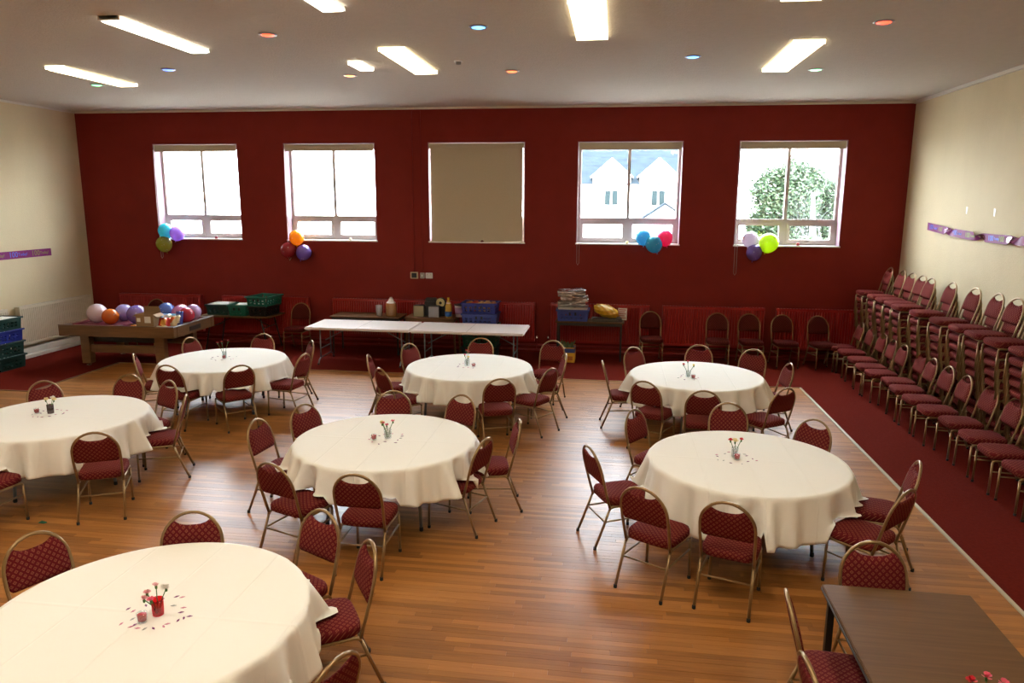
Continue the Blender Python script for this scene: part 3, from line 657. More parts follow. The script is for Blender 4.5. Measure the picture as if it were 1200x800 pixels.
centre('T5', -2.24, 6.98, CLEARG, .1, .04, 'clear glass vase with pink carnations', -2.36, 6.9, [(-.04, 0, .14, 'pink'), (.0, -.02, .13, 'pink'), (.045, .02, .16, 'pink'), (-.055, .02, .13, 'cream')], 14)
centre('T4', -6.27, 7.26, PURG, .1, .036, 'dark plum vase of cream flowers', -6.41, 7.22, [(-.04, 0, .14, 'cream'), (.04, .01, .14, 'cream'), (.01, .03, .15, 'white')], 14)
centre('T3', 1.06, 10.2, CLEARG, .09, .035, 'clear glass vase of mixed buds', 1.12, 10.1, [(-.06, 0, .16, 'red'), (-.01, .02, .2, 'red'), (.06, 0, .15, 'yellow')], 10)
centre('T2', -2.1, 10.4, CLEARG, .1, .04, 'clear glass vase with pink and yellow buds', -1.99, 10.34, [(-.03, 0, .15, 'pink'), (.02, .02, .19, 'pink'), (.02, -.02, .12, 'yellow'), (-.01, .03, .21, 'red')], 10)
centre('T1', -5.88, 10.36, CLEARG, .1, .035, 'clear glass vase with tall red carnations', -5.85, 10.29, [(-.09, 0, .22, 'red'), (-.04, .02, .23, 'red'), (.06, .02, .25, 'red')], 10)

# ------------------------------------------------------------------ brown rectangular table, front right
r = empty('rectangular_table', (1.8, 3.67, 0), math.radians(-1), 'brown wood-topped rectangular table with dark legs at front right', 'table')
link('tabletop', bevel(box(-.44, .44, -.92, .9, .715, .74, BROWNV), .005, 2), r)
link('edging', bevel(box(-.443, .443, -.923, .903, .7, .718, BLACKM), .003, 1), r)
for sx in (-1, 1):
    for sy in (-1, 1): link('leg', box(sx * .39 - .02, sx * .39 + .02, sy * .84 - .02, sy * .84 + .02, 0, .7, BLACKM), r)
q = MB(); q.box(-.37, .37, -.85, -.83, .65, .7); q.box(-.37, .37, .83, .85, .65, .7); q.box(-.4, -.38, -.82, .82, .65, .7); q.box(.38, .4, -.82, .82, .65, .7)
link('apron', q.mesh('apron', BLACKM), r)
vase(1.83, 3.44, .7405, PURG, .09, .035, 'dark glass vase on the brown rectangular table')
for dx, dy, h, c, l in ((-.055, .02, .12, 'red', 'left'), (.005, .03, .14, 'pink', 'middle'), (.07, .02, .12, 'pink', 'right')): flower(1.83 + dx * .15, 3.44 + dy * .15, .749, (dx, dy, h), c, '%s carnation in the vase on the brown table, %s one' % (c, l), size=.022)

# ------------------------------------------------------------------ white folding trestles
def trestle(x0, x1, y0, y1, z, label):
    r = empty('folding_table', ((x0 + x1) / 2, (y0 + y1) / 2, 0), math.radians(.0), label, 'table', 'white trestle tables'); a, c = (x1 - x0) / 2, (y1 - y0) / 2
    link('tabletop', bevel(box(-a, a, -c, c, z - .05, z, WHITEP), .02, 3), r)
    link('hinge_groove', box(-.004, .004, -c + .02, c - .02, z - .002, z + .0006, mat('groove', (.35, .3, .27), .8)), r)
    for s in (-1, 1):
        xx = s * (a - .22); q = MB()
        for yy in (-.26, .26): q.tube([(xx, yy, z - .05), (xx, yy, .12)], .014, 8)
        q.tube([(xx, -.26, .3), (xx, .26, .3)], .012, 6)
        link('leg', q.mesh('leg', GREY), r)
        q = MB(); q.tube([(xx, -.4, .015), (xx, -.34, .09), (xx, -.26, .125), (xx, .26, .125), (xx, .34, .09), (xx, .4, .015)], .014, 8)
        f = link('foot_bar', q.mesh('foot', GREY), r)
        for yy in (-.4, .4): link('rubber_foot', MB().lathe([(.02, 0), (.022, .01), (.018, .035)], 8, (xx, yy, 0)).mesh('rf', RUBBER), f)
        link('brace', MB().tube([(xx, 0, .42), (s * (a - .75), 0, z - .05)], .011, 6).mesh('brace', GREY), r)
trestle(-5.83, -3.765, 13.18, 14.2, .75, 'long white folding trestle table, the left one of two end to end')
trestle(-3.745, -1.6, 13.15, 14.19, .75, 'long white folding trestle table, the right one of two end to end')

# ------------------------------------------------------------------ pool table with balloons
PT = Matrix.Translation((-9.19, 13.13, 0)) @ Matrix.Rotation(math.radians(1.5), 4, 'Z')
def pw(x, y, z): return tuple(PT @ Vector((x, y, z)))
r = empty('pool_table', (-9.19, 13.13, 0), math.radians(1.5), 'oak veneer pool table with burgundy cloth near the left corner', 'pool table')
A, C, Z0 = 1.15, .74, .8
q = MB()
q.box(-A, A, -C, -C + .12, Z0 - .2, Z0); q.box(-A, A, C - .12, C, Z0 - .2, Z0); q.box(-A, -A + .12, -C + .12, C - .12, Z0 - .2, Z0); q.box(A - .12, A, -C + .12, C - .12, Z0 - .2, Z0)
link('cabinet', bevel(q.mesh('cabinet', OAKV), .008, 2), r)
link('playing_bed', box(-A + .1, A - .1, -C + .1, C - .1, Z0 - .1, Z0 - .035, FELT), r)
for a in ((-A + .12, -.08, -C + .12, -C + .17), (.08, A - .12, -C + .12, -C + .17), (-A + .12, -.08, C - .17, C - .12), (.08, A - .12, C - .17, C - .12), (-A + .12, -A + .17, -C + .22, C - .22), (A - .17, A - .12, -C + .22, C - .22)):
    link('cushion', bevel(box(*a, Z0 - .036, Z0 - .004, FELT), .006, 1), r)
for px in (-A + .12, 0, A - .12):
    for py in (-C + .12, C - .12): link('pocket', MB().lathe([(.055, .002), (.07, .004), (.07, -.03), (.05, -.06), (0, -.06)], 16, (px, py, Z0)).mesh('pocket', BLACKP), r)
for s in (-1, 1): link('trim_rail', bevel(box(-A, A, s * (C - .01) - .012, s * (C - .01) + .012, Z0 - .002, Z0 + .012, BLACKP if s > 9 else OAKV), .003, 1), r)
link('end_rail', bevel(box(A - .022, A + .002, -C, C, Z0 - .002, Z0 + .012, SILVER), .003, 1), r)
bt = MB(); bt.box(A - .002, A + .01, -.2, .2, Z0 - .15, Z0 - .06); link('ball_return', bevel(bt.mesh('br', BLACKP), .02, 3), r)
for sx in (-1, 1):
    for sy in (-1, 1):
        lx, ly = sx * .75, sy * .52
        lg = link('leg', bevel(box(lx - .09, lx + .09, ly - .07, ly + .07, .05, Z0 - .2, OAKV), .006, 1), r)
        link('leveller', MB().lathe([(.05, 0), (.05, .015), (.015, .02), (.015, .05)], 12, (lx, ly, 0)).mesh('lv', CHROME), lg)
for sy in (-1, 1): link('stretcher', bevel(box(-.66, .66, sy * .52 - .03, sy * .52 + .03, .26, .41, OAKV), .006, 1), r)
link('inner_box', box(-.7, .7, -.45, .45, .45, Z0 - .2, BLACKM), r)

def balloon(x, y, z, rad, col, label, group, tilt=(0, 0), see=.2, k=1.12, nm='balloon'):
    r = empty(nm, (x, y, z), 0, label, 'balloon', group); r.rotation_euler = (tilt[0], tilt[1], 0)
    pf = []
    for i in range(17):
        t = PI * i / 16; rr = rad * math.sin(t); zz = -rad * math.cos(t)
        if zz < 0: zz *= k; rr *= (1 - .12 * (1 - math.sin(t)))
        pf.append((max(0, rr), zz))
    link('skin', MB().lathe(pf, 24).mesh('skin', balloon_mat(label[:18], col, see)), r)
    link('knot', MB().lathe([(.006, -rad * k + .004), (.006, -rad * k - .012), (.016, -rad * k - .026), (0, -rad * k - .02)], 8).mesh('knot', balloon_mat(label[:18] + ' k', col, see)), r)
PZ = Z0 - .035
def pb(px, py, rad, col, lab, tilt=(1.3, .3)): p = pw(px, py, PZ + rad * 1.02 + .004); balloon(p[0], p[1], p[2], rad, col, lab, 'balloons on the pool table', tilt)
pb(-.72, -.2, .185, (.72, .6, .66), 'pearly white balloon, leftmost on the pool table', (1.3, .2))
pb(-.36, .1, .165, (.4, .35, .75), 'lilac blue balloon behind the orange one on the pool table')
pb(-.36, -.33, .15, (.75, .17, .02), 'orange balloon on the pool table', (1.5, .2))
pb(.1, -.2, .18, (.3, .2, .6), 'purple balloon left of the cardboard box on the pool table', (1.4, -1.2))
pb(.33, .42, .165, (.1, .2, .6), 'blue balloon half hidden behind the cardboard box on the pool table')
pb(.64, .45, .15, (.7, .45, .58), 'pale pink balloon, leftmost of those right of the box')
p = pw(.66, .02, PZ + .27); pb(.8, .12, .165, (.6, .22, .5), 'rose pink balloon amid the cluster right of the box')
pb(.9, .42, .155, (.55, .38, .65), 'mauve balloon at the back of the pool table cluster')
pb(.98, .03, .15, (.5, .03, .06), 'red balloon, rightmost on the pool table')
r = empty('cardboard_box', pw(.53, -.5, PZ + .001), math.radians(3), 'open brown cardboard box with white labels on the pool table', 'box')
q = MB(); hx, hy, hz, t = .17, .14, .26, .005
q.box(-hx, hx, -hy, -hy + t, 0, hz); q.box(-hx, hx, hy - t, hy, 0, hz); q.box(-hx, -hx + t, -hy + t, hy - t, 0, hz); q.box(hx - t, hx, -hy + t, hy - t, 0, hz); q.box(-hx, hx, -hy, hy, 0, t)
link('carton', q.mesh('carton', CARD), r)
q = MB(); q.hexa([(-hx, hy, hz), (hx, hy, hz), (hx, hy + t, hz), (-hx, hy + t, hz)], [(-hx + .02, hy - .03, hz + .12), (hx - .02, hy - .03, hz + .12), (hx - .02, hy - .025, hz + .12), (-hx + .02, hy - .025, hz + .12)]); link('flap', q.mesh('flap', CARD), r)
for s in (-1, 1):
    q = MB(); q.hexa([(s * hx, -hy, hz), (s * hx, hy, hz), (s * (hx + t), hy, hz), (s * (hx + t), -hy, hz)], [(s * (hx + .07), -hy + .01, hz - .05), (s * (hx + .07), hy - .01, hz - .05), (s * (hx + .075), hy - .01, hz - .05), (s * (hx + .075), -hy + .01, hz - .05)]); link('flap', q.mesh('flap', CARD), r)
link('label', box(.0, .12, -hy - .002, -hy, .1, .22, PAPER), r); link('label', box(-.15, -.08, -hy - .002, -hy, .12, .19, PAPER), r)
def packet(px, py, pz, sx, sy, h, c1, c2, lab, rz=0, tilt=0, cat='packet'):
    p = pw(px, py, pz); r = empty('snack_packet', p, rz, lab, cat, 'packets on the pool table'); r.rotation_euler = (tilt, 0, rz)
    q = MB(); N = 14; vs = []; fs = []
    for i in range(N + 1):
        for j in range(N + 1):
            u, v = -1 + 2 * i / N, -1 + 2 * j / N; e = (1 - u ** 4) * (1 - abs(v) ** 3)
            vs.append((sx * u, sy * v, h * e * (.8 + .2 * math.sin(7 * u + 3 * v)) + .003))
    o = len(vs); vs += [(x, y_, 0) for x, y_, z in vs]
    for i in range(N):
        for j in range(N):
            a = i * (N + 1) + j; fs.append((a, a + N + 1, a + N + 2, a + 1)); fs.append((o + a, o + a + 1, o + a + N + 2, o + a + N + 1))
    for i in range(N):
        for a, b_ in ((i, i + 1), (N * (N + 1) + i + 1, N * (N + 1) + i), ((i + 1) * (N + 1), i * (N + 1)), (i * (N + 1) + N, (i + 1) * (N + 1) + N)): fs.append((a, b_, o + b_, o + a))
    q.add(vs, fs, 0, True); link('wrapper', q.mesh('wrapper', mat(lab[:20], c1, .25, coat=.5)), r)
    q = MB(); vs = []; fs = []
    for i in range(7):
        for j in range(7):
            u, v = -.5 + i / 6 * .9, -.5 + j / 6; e = (1 - u ** 4) * (1 - abs(v) ** 3); vs.append((sx * u, sy * v, h * e * (.8 + .2 * math.sin(7 * u + 3 * v)) + .0055))
    for i in range(6):
        for j in range(6): a = i * 7 + j; fs.append((a, a + 7, a + 8, a + 1))
    q.add(vs, fs, 0, True); link('printed_patch', q.mesh('patch', mat(lab[:18] + ' p', c2, .25, coat=.5)), r)
packet(.84, -.5, PZ + .07, .11, .13, .07, (.6, .03, .02), (.8, .35, .05), 'red and orange snack packet beside the cardboard box', .3, .9)
packet(.78, -.28, PZ + .13, .16, .12, .06, (.2, .45, .75), (.8, .82, .85), 'pale blue snack packet leaning behind the red one', .2, .8)
packet(.96, -.42, PZ + .11, .13, .12, .06, (.65, .5, .3), (.7, .12, .03), 'cream and orange snack packet in the heap', -.2, .9)
packet(1.0, -.27, PZ + .12, .07, .16, .05, (.05, .06, .3), (.8, .8, .82), 'navy and white snack packet at right of the heap', .2, 1.2)
packet(.86, -.6, PZ + .005, .15, .04, .05, (.75, .7, .6), (.75, .55, .2), 'long white packet lying in front of the heap', .25)
packet(.26, -.56, PZ + .003, .07, .04, .05, (.8, .25, .02), (.8, .5, .1), 'small orange packet left of the cardboard box', .2)

# ------------------------------------------------------------------ crates
def crate(x, y, z, lx, ly, h, m, label, rz=0, group='plastic crates', lattice=True, grips=True):
    r = empty('crate', (x, y, z), rz, label, 'crate', group); a, c, t = lx / 2, ly / 2, .012; i_ = .03
    q = MB(); q.box(-a + i_, a - i_, -c + i_, c - i_, 0, .01)
    def wall(p0, p1, n):     # tapered wall with two rows of slots
        p0, p1 = Vector(p0), Vector(p1); nx = max(6, int((p1 - p0).length / .045)); out = Vector(n)
        rows = [0, .22, .36, .5, .64, .8, 1]
        for k in range(6):
            for j in range(nx):
                if lattice and k in (1, 3) and j % 2 and 0 < j < nx - 1: continue
                z0, z1 = h * rows[k], h * rows[k + 1]; u0, u1 = j / nx, (j + 1) / nx
                A_ = p0.lerp(p1, u0); B_ = p0.lerp(p1, u1); f0, f1 = out * i_ * rows[k], out * i_ * rows[k + 1]
                Z_ = Vector((0, 0, 1))
                q.hexa([A_ + f0 + Z_ * z0, B_ + f0 + Z_ * z0, B_ + f0 - out * t + Z_ * z0, A_ + f0 - out * t + Z_ * z0], [A_ + f1 + Z_ * z1, B_ + f1 + Z_ * z1, B_ + f1 - out * t + Z_ * z1, A_ + f1 - out * t + Z_ * z1])
    e = i_
    wall((-a + e, -c + e, 0), (a - e, -c + e, 0), (0, -1, 0)); wall((a - e, c - e, 0), (-a + e, c - e, 0), (0, 1, 0)); wall((a - e, -c + e, 0), (a - e, c - e, 0), (1, 0, 0)); wall((-a + e, c - e, 0), (-a + e, -c + e, 0), (-1, 0, 0))
    link('body', q.mesh('body', m), r)
    g = MB(); w_ = .022; g.box(-a - .012, a + .012, -c - .012, -c + w_ - .012, h - .028, h); g.box(-a - .012, a + .012, c - w_ + .012, c + .012, h - .028, h); g.box(-a - .012, -a + w_ - .012, -c + .01, c - .01, h - .028, h); g.box(a - w_ + .012, a + .012, -c + .01, c - .01, h - .028, h)
    link('rim', bevel(g.mesh('rim', m), .003, 1), r)
    if grips:
        for s in (-1, 1): link('grip', box(s * .055 - .018, s * .055 + .018, -c - .009, -c + .005, h * .52, h * .78, BLACKP), r)
    return r
def papers(x, y, z, lx, ly, lab, rz=0, n=3):
    r = empty('paper_pile', (x, y, z), rz, lab, 'papers'); rg = random.Random(lab)
    for k in range(n):
        dx, dy = rg.uniform(-.02, .02), rg.uniform(-.02, .02)
        link('sheet', box(-lx / 2 + dx, lx / 2 + dx, -ly / 2 + dy, ly / 2 + dy, k * .012, k * .012 + .011, PAPER), r)
# dark folding table at left of the back wall
DZ = .74
r = empty('dark_folding_table', (-7.83, 14.62, 0), 0, 'dark brown folding table carrying green crates, behind the pool table', 'table')
link('tabletop', bevel(box(-.78, .78, -.36, .42, DZ - .03, DZ, BROWNV), .006, 2), r)
for sx in (-1, 1):
    for sy, yy in ((-1, -.28), (1, .32)): link('leg', MB().tube([(sx * .55, yy, DZ - .03), (sx * .7, yy + sy * .02, .0)], .016, 8).mesh('leg', BLACKM), r)
    link('brace', MB().tube([(sx * .6, .02, DZ - .25), (sx * .15, .02, DZ - .03)], .01, 6).mesh('br', BLACKM), r)
    link('cross_bar', MB().tube([(sx * .598, -.284, DZ - .25), (sx * .598, .324, DZ - .25)], .01, 6).mesh('cb', BLACKM), r)
crate(-8.27, 14.62, DZ + .001, .5, .5, .22, DGREEN, 'dark green crate of papers, leftmost on the dark folding table', .04)
papers(-8.27, 14.62, DZ + .2, .4, .38, 'white papers in the dark green crate', .05)
crate(-7.78, 14.52, DZ + .001, .42, .42, .23, GREEN, 'bright green crate of papers on dark folding table, middle', .0)
papers(-7.74, 14.56, DZ + .2, .26, .3, 'white papers in the bright green crate', .2)
crate(-7.32, 14.62, DZ + .001, .42, .6, .21, BLACKC, 'black crate under a green crate on the dark folding table', -.1)
crate(-7.31, 14.63, DZ + .212, .5, .62, .2, GREEN, 'green crate stacked on top of the black crate', -.13)
papers(-7.34, 14.63, DZ + .226, .3, .3, 'white papers in the stacked green crate', .1, 8)
# dark low table and wooden table, behind the trestles
def plain_table(x0, x1, y0, y1, z, mt, ml, label, leg=.03, splay=0, shelf=False):
    r = empty('side_table', ((x0 + x1) / 2, (y0 + y1) / 2, 0), 0, label, 'table'); a, c = (x1 - x0) / 2, (y1 - y0) / 2
    link('tabletop', bevel(box(-a, a, -c, c, z - .025, z, mt), .004, 1), r)
    for sx in (-1, 1):
        for sy in (-1, 1):
            X, Y_ = sx * (a - .05), sy * (c - .05); q = MB(); w_ = leg / 2
            q.hexa([(X + sx * splay - w_, Y_ - w_, 0), (X + sx * splay + w_, Y_ - w_, 0), (X + sx * splay + w_, Y_ + w_, 0), (X + sx * splay - w_, Y_ + w_, 0)], [(X - w_, Y_ - w_, z - .025), (X + w_, Y_ - w_, z - .025), (X + w_, Y_ + w_, z - .025), (X - w_, Y_ + w_, z - .025)])
            link('leg', q.mesh('leg', ml), r)
    q = MB(); q.box(-a + .06, a - .06, -c + .03, -c + .05, z - .085, z - .025); q.box(-a + .06, a - .06, c - .05, c - .03, z - .085, z - .025); q.box(-a + .03, -a + .05, -c + .06, c - .06, z - .085, z - .025); q.box(a - .05, a - .03, -c + .06, c - .06, z - .085, z - .025)
    link('apron', q.mesh('apron', ml), r); return r
plain_table(-5.78, -4.3, 14.35, 14.98, .79, BROWNV, BLACKM, 'dark low table behind the left white trestle, carrying cups')
plain_table(-4.2, -3.15, 14.38, 14.95, .8, TEAK, TEAK, 'worn teak table with dispensers behind the right white trestle', .035, .05)
q = MB()
for k in range(6): q.lathe([(.033, k * .02), (.045, k * .02 + .1), (.047, k * .02 + .1), (.043, k * .02 + .098), (.031, k * .02 + .004)], 14)
bm_obj('cup_stack', q, mat('frosted plastic', (.6, .55, .55), .3), 'stack of frosted plastic cups on the dark low table', 'cups', None, (-4.78, 14.55, .791)).scale = (1.5, 1.5, 1.1)
r = empty('sauce_jug', (-4.52, 14.55, .791), 0, 'big brown vinegar jug with white top on dark low table', 'jug')
link('body', MB().lathe([(0, 0), (.1, 0), (.108, .02), (.108, .25), (.095, .275), (0, .275)], 20).mesh('body', mat('brown vinegar', (.33, .16, .05), .25, coat=.3)), r)
link('shoulder', MB().lathe([(.095, .275), (.09, .29), (.05, .33), (.045, .36), (0, .36)], 20).mesh('sh', UPVC), r); link('cap', MB().lathe([(.03, .36), (.03, .39), (.0, .395)], 12).mesh('cap', UPVC), r)
def dispenser(x, y, z, front, back, label, w_=.22):
    r = empty('napkin_dispenser', (x, y, z), .05, label, 'dispenser', 'napkin dispensers')
    link('housing', bevel(box(-w_ / 2, w_ / 2, -.06, .12, 0, .23, BLACKP), .01, 2), r); link('front_plate', bevel(box(-w_ / 2 + .005, w_ / 2 - .005, -.068, -.06, .005, .225, front), .004, 1), r)
    return r
dispenser(-3.93, 14.55, .801, mat('pale gold plate', (.3, .26, .16), .4, metal=.5), BLACKP, 'napkin dispenser with pale gold front on the teak table')
r = empty('till', (-3.72, 14.74, .801), .1, 'black boxy gadget behind the gold-fronted dispenser', 'device')
link('body', bevel(box(-.13, .13, -.08, .1, 0, .3, BLACKP), .012, 2), r); link('lid', bevel(box(-.12, .12, -.075, .09, .3, .36, BLACKP), .02, 2), r)
dispenser(-3.6, 14.5, .801, SILVER, BLACKP, 'napkin dispenser with silver front on the teak table')
r = empty('tape_dispenser', (-3.51, 14.72, .801), 0, 'black round-topped holder with yellow disc behind the silver dispenser', 'holder')
link('stand', bevel(box(-.1, .1, -.07, .07, 0, .2, BLACKP), .01, 2), r)
q = MB().tube([(0, -.05, .26), (0, .05, .26)], .11, 24); link('drum', q.mesh('drum', BLACKP), r)
q = MB().tube([(0, -.056, .275), (0, -.05, .275)], .092, 24); link('disc', q.mesh('disc', mat('pale yellow', (.7, .6, .3), .5)), r)
q = MB().tube([(0, -.062, .27), (0, -.056, .27)], .03, 12); link('hub', q.mesh('hub', BLACKP), r)
r = empty('oil_bottle', (-3.3, 14.48, .801), 0, 'yellow cooking oil bottle with blue label on the teak table', 'bottle')
link('body', MB().lathe([(0, 0), (.06, 0), (.068, .015), (.068, .16), (.062, .2), (.068, .22), (.055, .28), (.03, .33), (.02, .37), (0, .37)], 18).mesh('oil', mat('yellow oil', (.5, .32, .06), .15, coat=.5)), r)
link('label', MB().lathe([(.0695, .03), (.0695, .13)], 18).mesh('lb', mat('blue label', (.02, .1, .35), .4)), r); link('upper_label', MB().lathe([(.06, .25), (.045, .31)], 18).mesh('ul', mat('pinkish label', (.6, .45, .38), .4)), r)
link('cap', MB().lathe([(.024, .365), (.024, .41), (0, .412)], 14).mesh('cap', mat('yellow cap', (.7, .45, .03), .35)), r)
r = empty('tub', (-3.1, 14.66, .801), 0, 'pale plastic tub with mauve print behind the oil bottle', 'tub')
link('body', MB().lathe([(0, 0), (.09, 0), (.115, .24), (.11, .24), (.085, .01)], 20).mesh('tub', mat('tub', (.6, .5, .5), .4)), r); link('printed_band', MB().lathe([(.1, .06), (.113, .19)], 20).mesh('bd', mat('mauve', (.35, .2, .32), .5)), r); link('rim', MB().lathe([(.118, .235), (.12, .255), (.106, .255)], 20).mesh('rim', BLACKP), r)
# crate tower
cx, cy = -2.65, 14.6
for k, (m, lab) in enumerate(((DGREEN, 'dark green crate at the bottom of the crate tower'), (GREEN, 'green crate second from the floor in the crate tower'), (DGREEN, 'dark green crate in the middle of the crate tower'), (BLUE, 'mid blue crate below the top of the crate tower'), (NAVY, 'deep blue crate topping the crate tower'))):
    crate(cx + random.uniform(-.01, .01), cy, [.005, .23, .46, .69, .91][k], .72, .5, .222 if k < 3 else .215, m, lab, random.uniform(-.02, .02))
r = empty('bread_rolls', (cx, cy, 1.07), 0, 'orange packaged goods filling the deep blue crate', 'food')
for k in range(5): link('pack', bevel(box(-.3 + k * .12, -.19 + k * .12, -.18, .18, -.12, .05 + .008 * (k % 2), mat('orange pack %d' % k, [(.55, .25, .06), (.5, .05, .02), (.55, .28, .1), (.6, .33, .12), (.5, .22, .05)][k], .5)), .02, 2), r)
# small dark table on the right with goods
plain_table(-1.13, .22, 14.45, 14.93, .79, BROWNV, BLACKM, 'small dark table in front of the radiator, carrying a yellow bag', .035)
crate(-.79, 14.68, .791, .64, .42, .23, BLUE, 'mid blue crate on the small dark table')
r = empty('foil_tray', (-.79, 14.68, 1.023), 0, 'pale baking tray lying across the blue crate', 'tray')
link('tray', bevel(box(-.29, .29, -.19, .19, 0, .045, mat('pale tin', (.5, .48, .44), .3, metal=.6)), .01, 2), r); link('rim', bevel(box(-.3, .3, -.2, .2, .04, .05, mat('tin rim', (.55, .53, .48), .3, metal=.6)), .004, 1), r)
for k in range(3):
    bm = bmesh.new(); bmesh.ops.create_cube(bm, size=1); bmesh.ops.subdivide_edges(bm, edges=bm.edges[:], cuts=7, use_grid_fill=True)
    rg = random.Random(k)
    for v in bm.verts: v.co = Vector((v.co.x * .54, v.co.y * .36, v.co.z * .1)) + Vector((rg.uniform(-.012, .012), rg.uniform(-.012, .012), rg.uniform(-.012, .012)))
    me = bpy.data.meshes.new('wrap'); bm.to_mesh(me); bm.free(); me.materials.append(mat('crinkled wrap %d' % k, [(.3, .27, .25), (.34, .26, .23), (.38, .34, .32)][k], .2, metal=.6, noise=.4, nscale=14, coat=1))
    o = link('wrapped_pack', me, None, (-.8 + (-.02, .03, -.03)[k], 14.68, 1.135 + k * .108), (0, (0, .03, -.06)[k], .04 * k))
    tag(o, ('lowest', 'middle', 'topmost')[k] + ' clear-wrapped pack of food on the blue crate', 'package', 'wrapped packs on the blue crate')
bm = bmesh.new(); bmesh.ops.create_icosphere(bm, subdivisions=4, radius=1); rg = random.Random(5)
for v in bm.verts:
    n = .94 + .1 * math.sin(9 * v.co.x + 5 * v.co.y) * math.sin(8 * v.co.z + 3 * v.co.x) + .05 * rg.random(); v.co = Vector((v.co.x * .27 * n, v.co.y * .16 * n, v.co.z * .125 * n))
me = bpy.data.meshes.new('bag'); bm.to_mesh(me); bm.free(); me.materials.append(mat('yellow bagged food', (.62, .36, .012), .35, noise=.35, nscale=22, bump=.8, bscale=25, coat=.8)); [setattr(p_, 'use_smooth', True) for p_ in me.polygons]
o = link('yellow_bag', me, None, (-.13, 14.66, .99), (0, math.radians(18), .1)); tag(o, 'bulging bright yellow bag of food on the small dark table', 'bag')
tag(link('black_tray', bevel(box(-.3, .3, -.16, .16, 0, .06, mat('dark tray', (.06, .055, .05), .3)), .015, 2), None, (-.12, 14.66, .791), (0, 0, .05)), 'low dark tray beneath the yellow bag', 'tray')
r = empty('printed_card', (.19, 14.82, .791), -.2, 'white card with red print standing beside the yellow bag', 'card')
link('board', box(-.09, .09, -.004, .004, 0, .24, PAPER), r)
for k in range(5): link('print_line', box(-.07, .07 - .02 * (k % 2), -.0055, -.004, .04 + k * .04, .055 + k * .04, mat('red print', (.4, .02, .03), .6)), r)
r = empty('produce_box', (-.88, 14.45, 0), 0, 'blue and yellow printed produce box on carpet under the small table', 'box')
q = MB(); hx, hy, hz, t = .16, .2, .3, .008
q.box(-hx, hx, -hy, -hy + t, 0, hz); q.box(-hx, hx, hy - t, hy, 0, hz); q.box(-hx, -hx + t, -hy + t, hy - t, 0, hz); q.box(hx - t, hx, -hy + t, hy - t, 0, hz); q.box(-hx, hx, -hy, hy, 0, .01)
link('carton', q.mesh('carton', mat('yellow card', (.6, .33, .02), .5)), r); link('blue_band', box(-hx - .001, hx + .001, -hy - .001, hy + .001, hz - .1, hz - .015, mat('blue card', (.03, .07, .3), .5)), r)
for a in (-.08, .07): link('printed_mark', box(a - .05, a + .05, -hy - .002, -hy, .05, .13, mat('dark orange print', (.35, .1, .01), .5)), r)
r2_ = random.Random(9); q = MB()
for k in range(60):
    p0 = Vector((r2_.uniform(-.13, .13), r2_.uniform(-.16, .16), .28)); d = Vector((r2_.uniform(-.06, .06), r2_.uniform(-.06, .06), r2_.uniform(.04, .12))); s = Vector((.02, r2_.uniform(-.02, .02), 0))
    q.add([p0, p0 + d * .6 + s, p0 + d, p0 + d * .6 - s], [(0, 1, 2, 3)])
tag(link('cabbage_leaves', q.mesh('veg', mat('dull green leaves', (.1, .15, .07), .6)), None, (-.88, 14.45, 0)), 'dull green leafy vegetables heaped in the produce box', 'vegetables', None, 'stuff')

# crate stack by the left wall
for k, (m, lab, h) in enumerate(((DGREEN, 'lowest dark green crate in stack by the left wall', .25), (DGREEN, 'second dark green crate in stack by the left wall', .25), (NAVY, 'deep blue crate in the stack by left wall', .22), (DGREEN, 'topmost dark green crate in stack by left wall', .22))):
    crate(-11.23 - .0, 12.03, [.005, .26, .515, .74][k], .42, .62, h, m, lab, PI * .5 * 0 + random.uniform(-.03, .03), grips=False)
tag(link('paper_tray', box(-.17, .17, -.25, .25, 0, .02, PAPER), None, (-11.23, 12.03, .935)), 'flat white papers in the topmost crate by left wall', 'papers')

# ------------------------------------------------------------------ window balloons
def trio(x, y, specs, wn):
    for dx, dy, z, rad, col, cn in specs: balloon(x + dx, YB - rad - .03 + dy, z, rad, col, '%s balloon in the bunch of three below the %s window' % (cn, wn), 'window balloons', (random.uniform(-.3, .3), random.uniform(-.4, .4)), see=.35)
trio(-9.95 + .3, 0, [(-.05, .03, 2.46, .16, (.08, .6, .68), 'turquoise'), (.22, .02, 2.41, .155, (.5, .3, .75), 'lilac'), (-.06, -.05, 2.18, .165, (.35, .38, .05), 'olive green')], 'far left')
trio(-6.72, 0, [(.02, .0, 2.35, .155, (.9, .42, .02), 'yellow-orange'), (-.17, -.02, 2.09, .16, (.4, .03, .04), 'red'), (.17, .0, 2.04, .16, (.24, .15, .5), 'violet')], 'second from left')
trio(.72, 0, [(-.17, .03, 2.44, .155, (.1, .5, .72), 'light blue'), (.25, .02, 2.43, .16, (.85, .06, .25), 'hot pink'), (.04, -.06, 2.31, .165, (.04, .38, .52), 'teal')], 'house-view')
trio(2.75, 0, [(-.13, .03, 2.42, .15, (.75, .68, .78), 'pearly white'), (.21, .0, 2.36, .185, (.68, .85, .06), 'lime'), (-.06, -.06, 2.17, .15, (.22, .13, .42), 'purple')], 'right-hand')

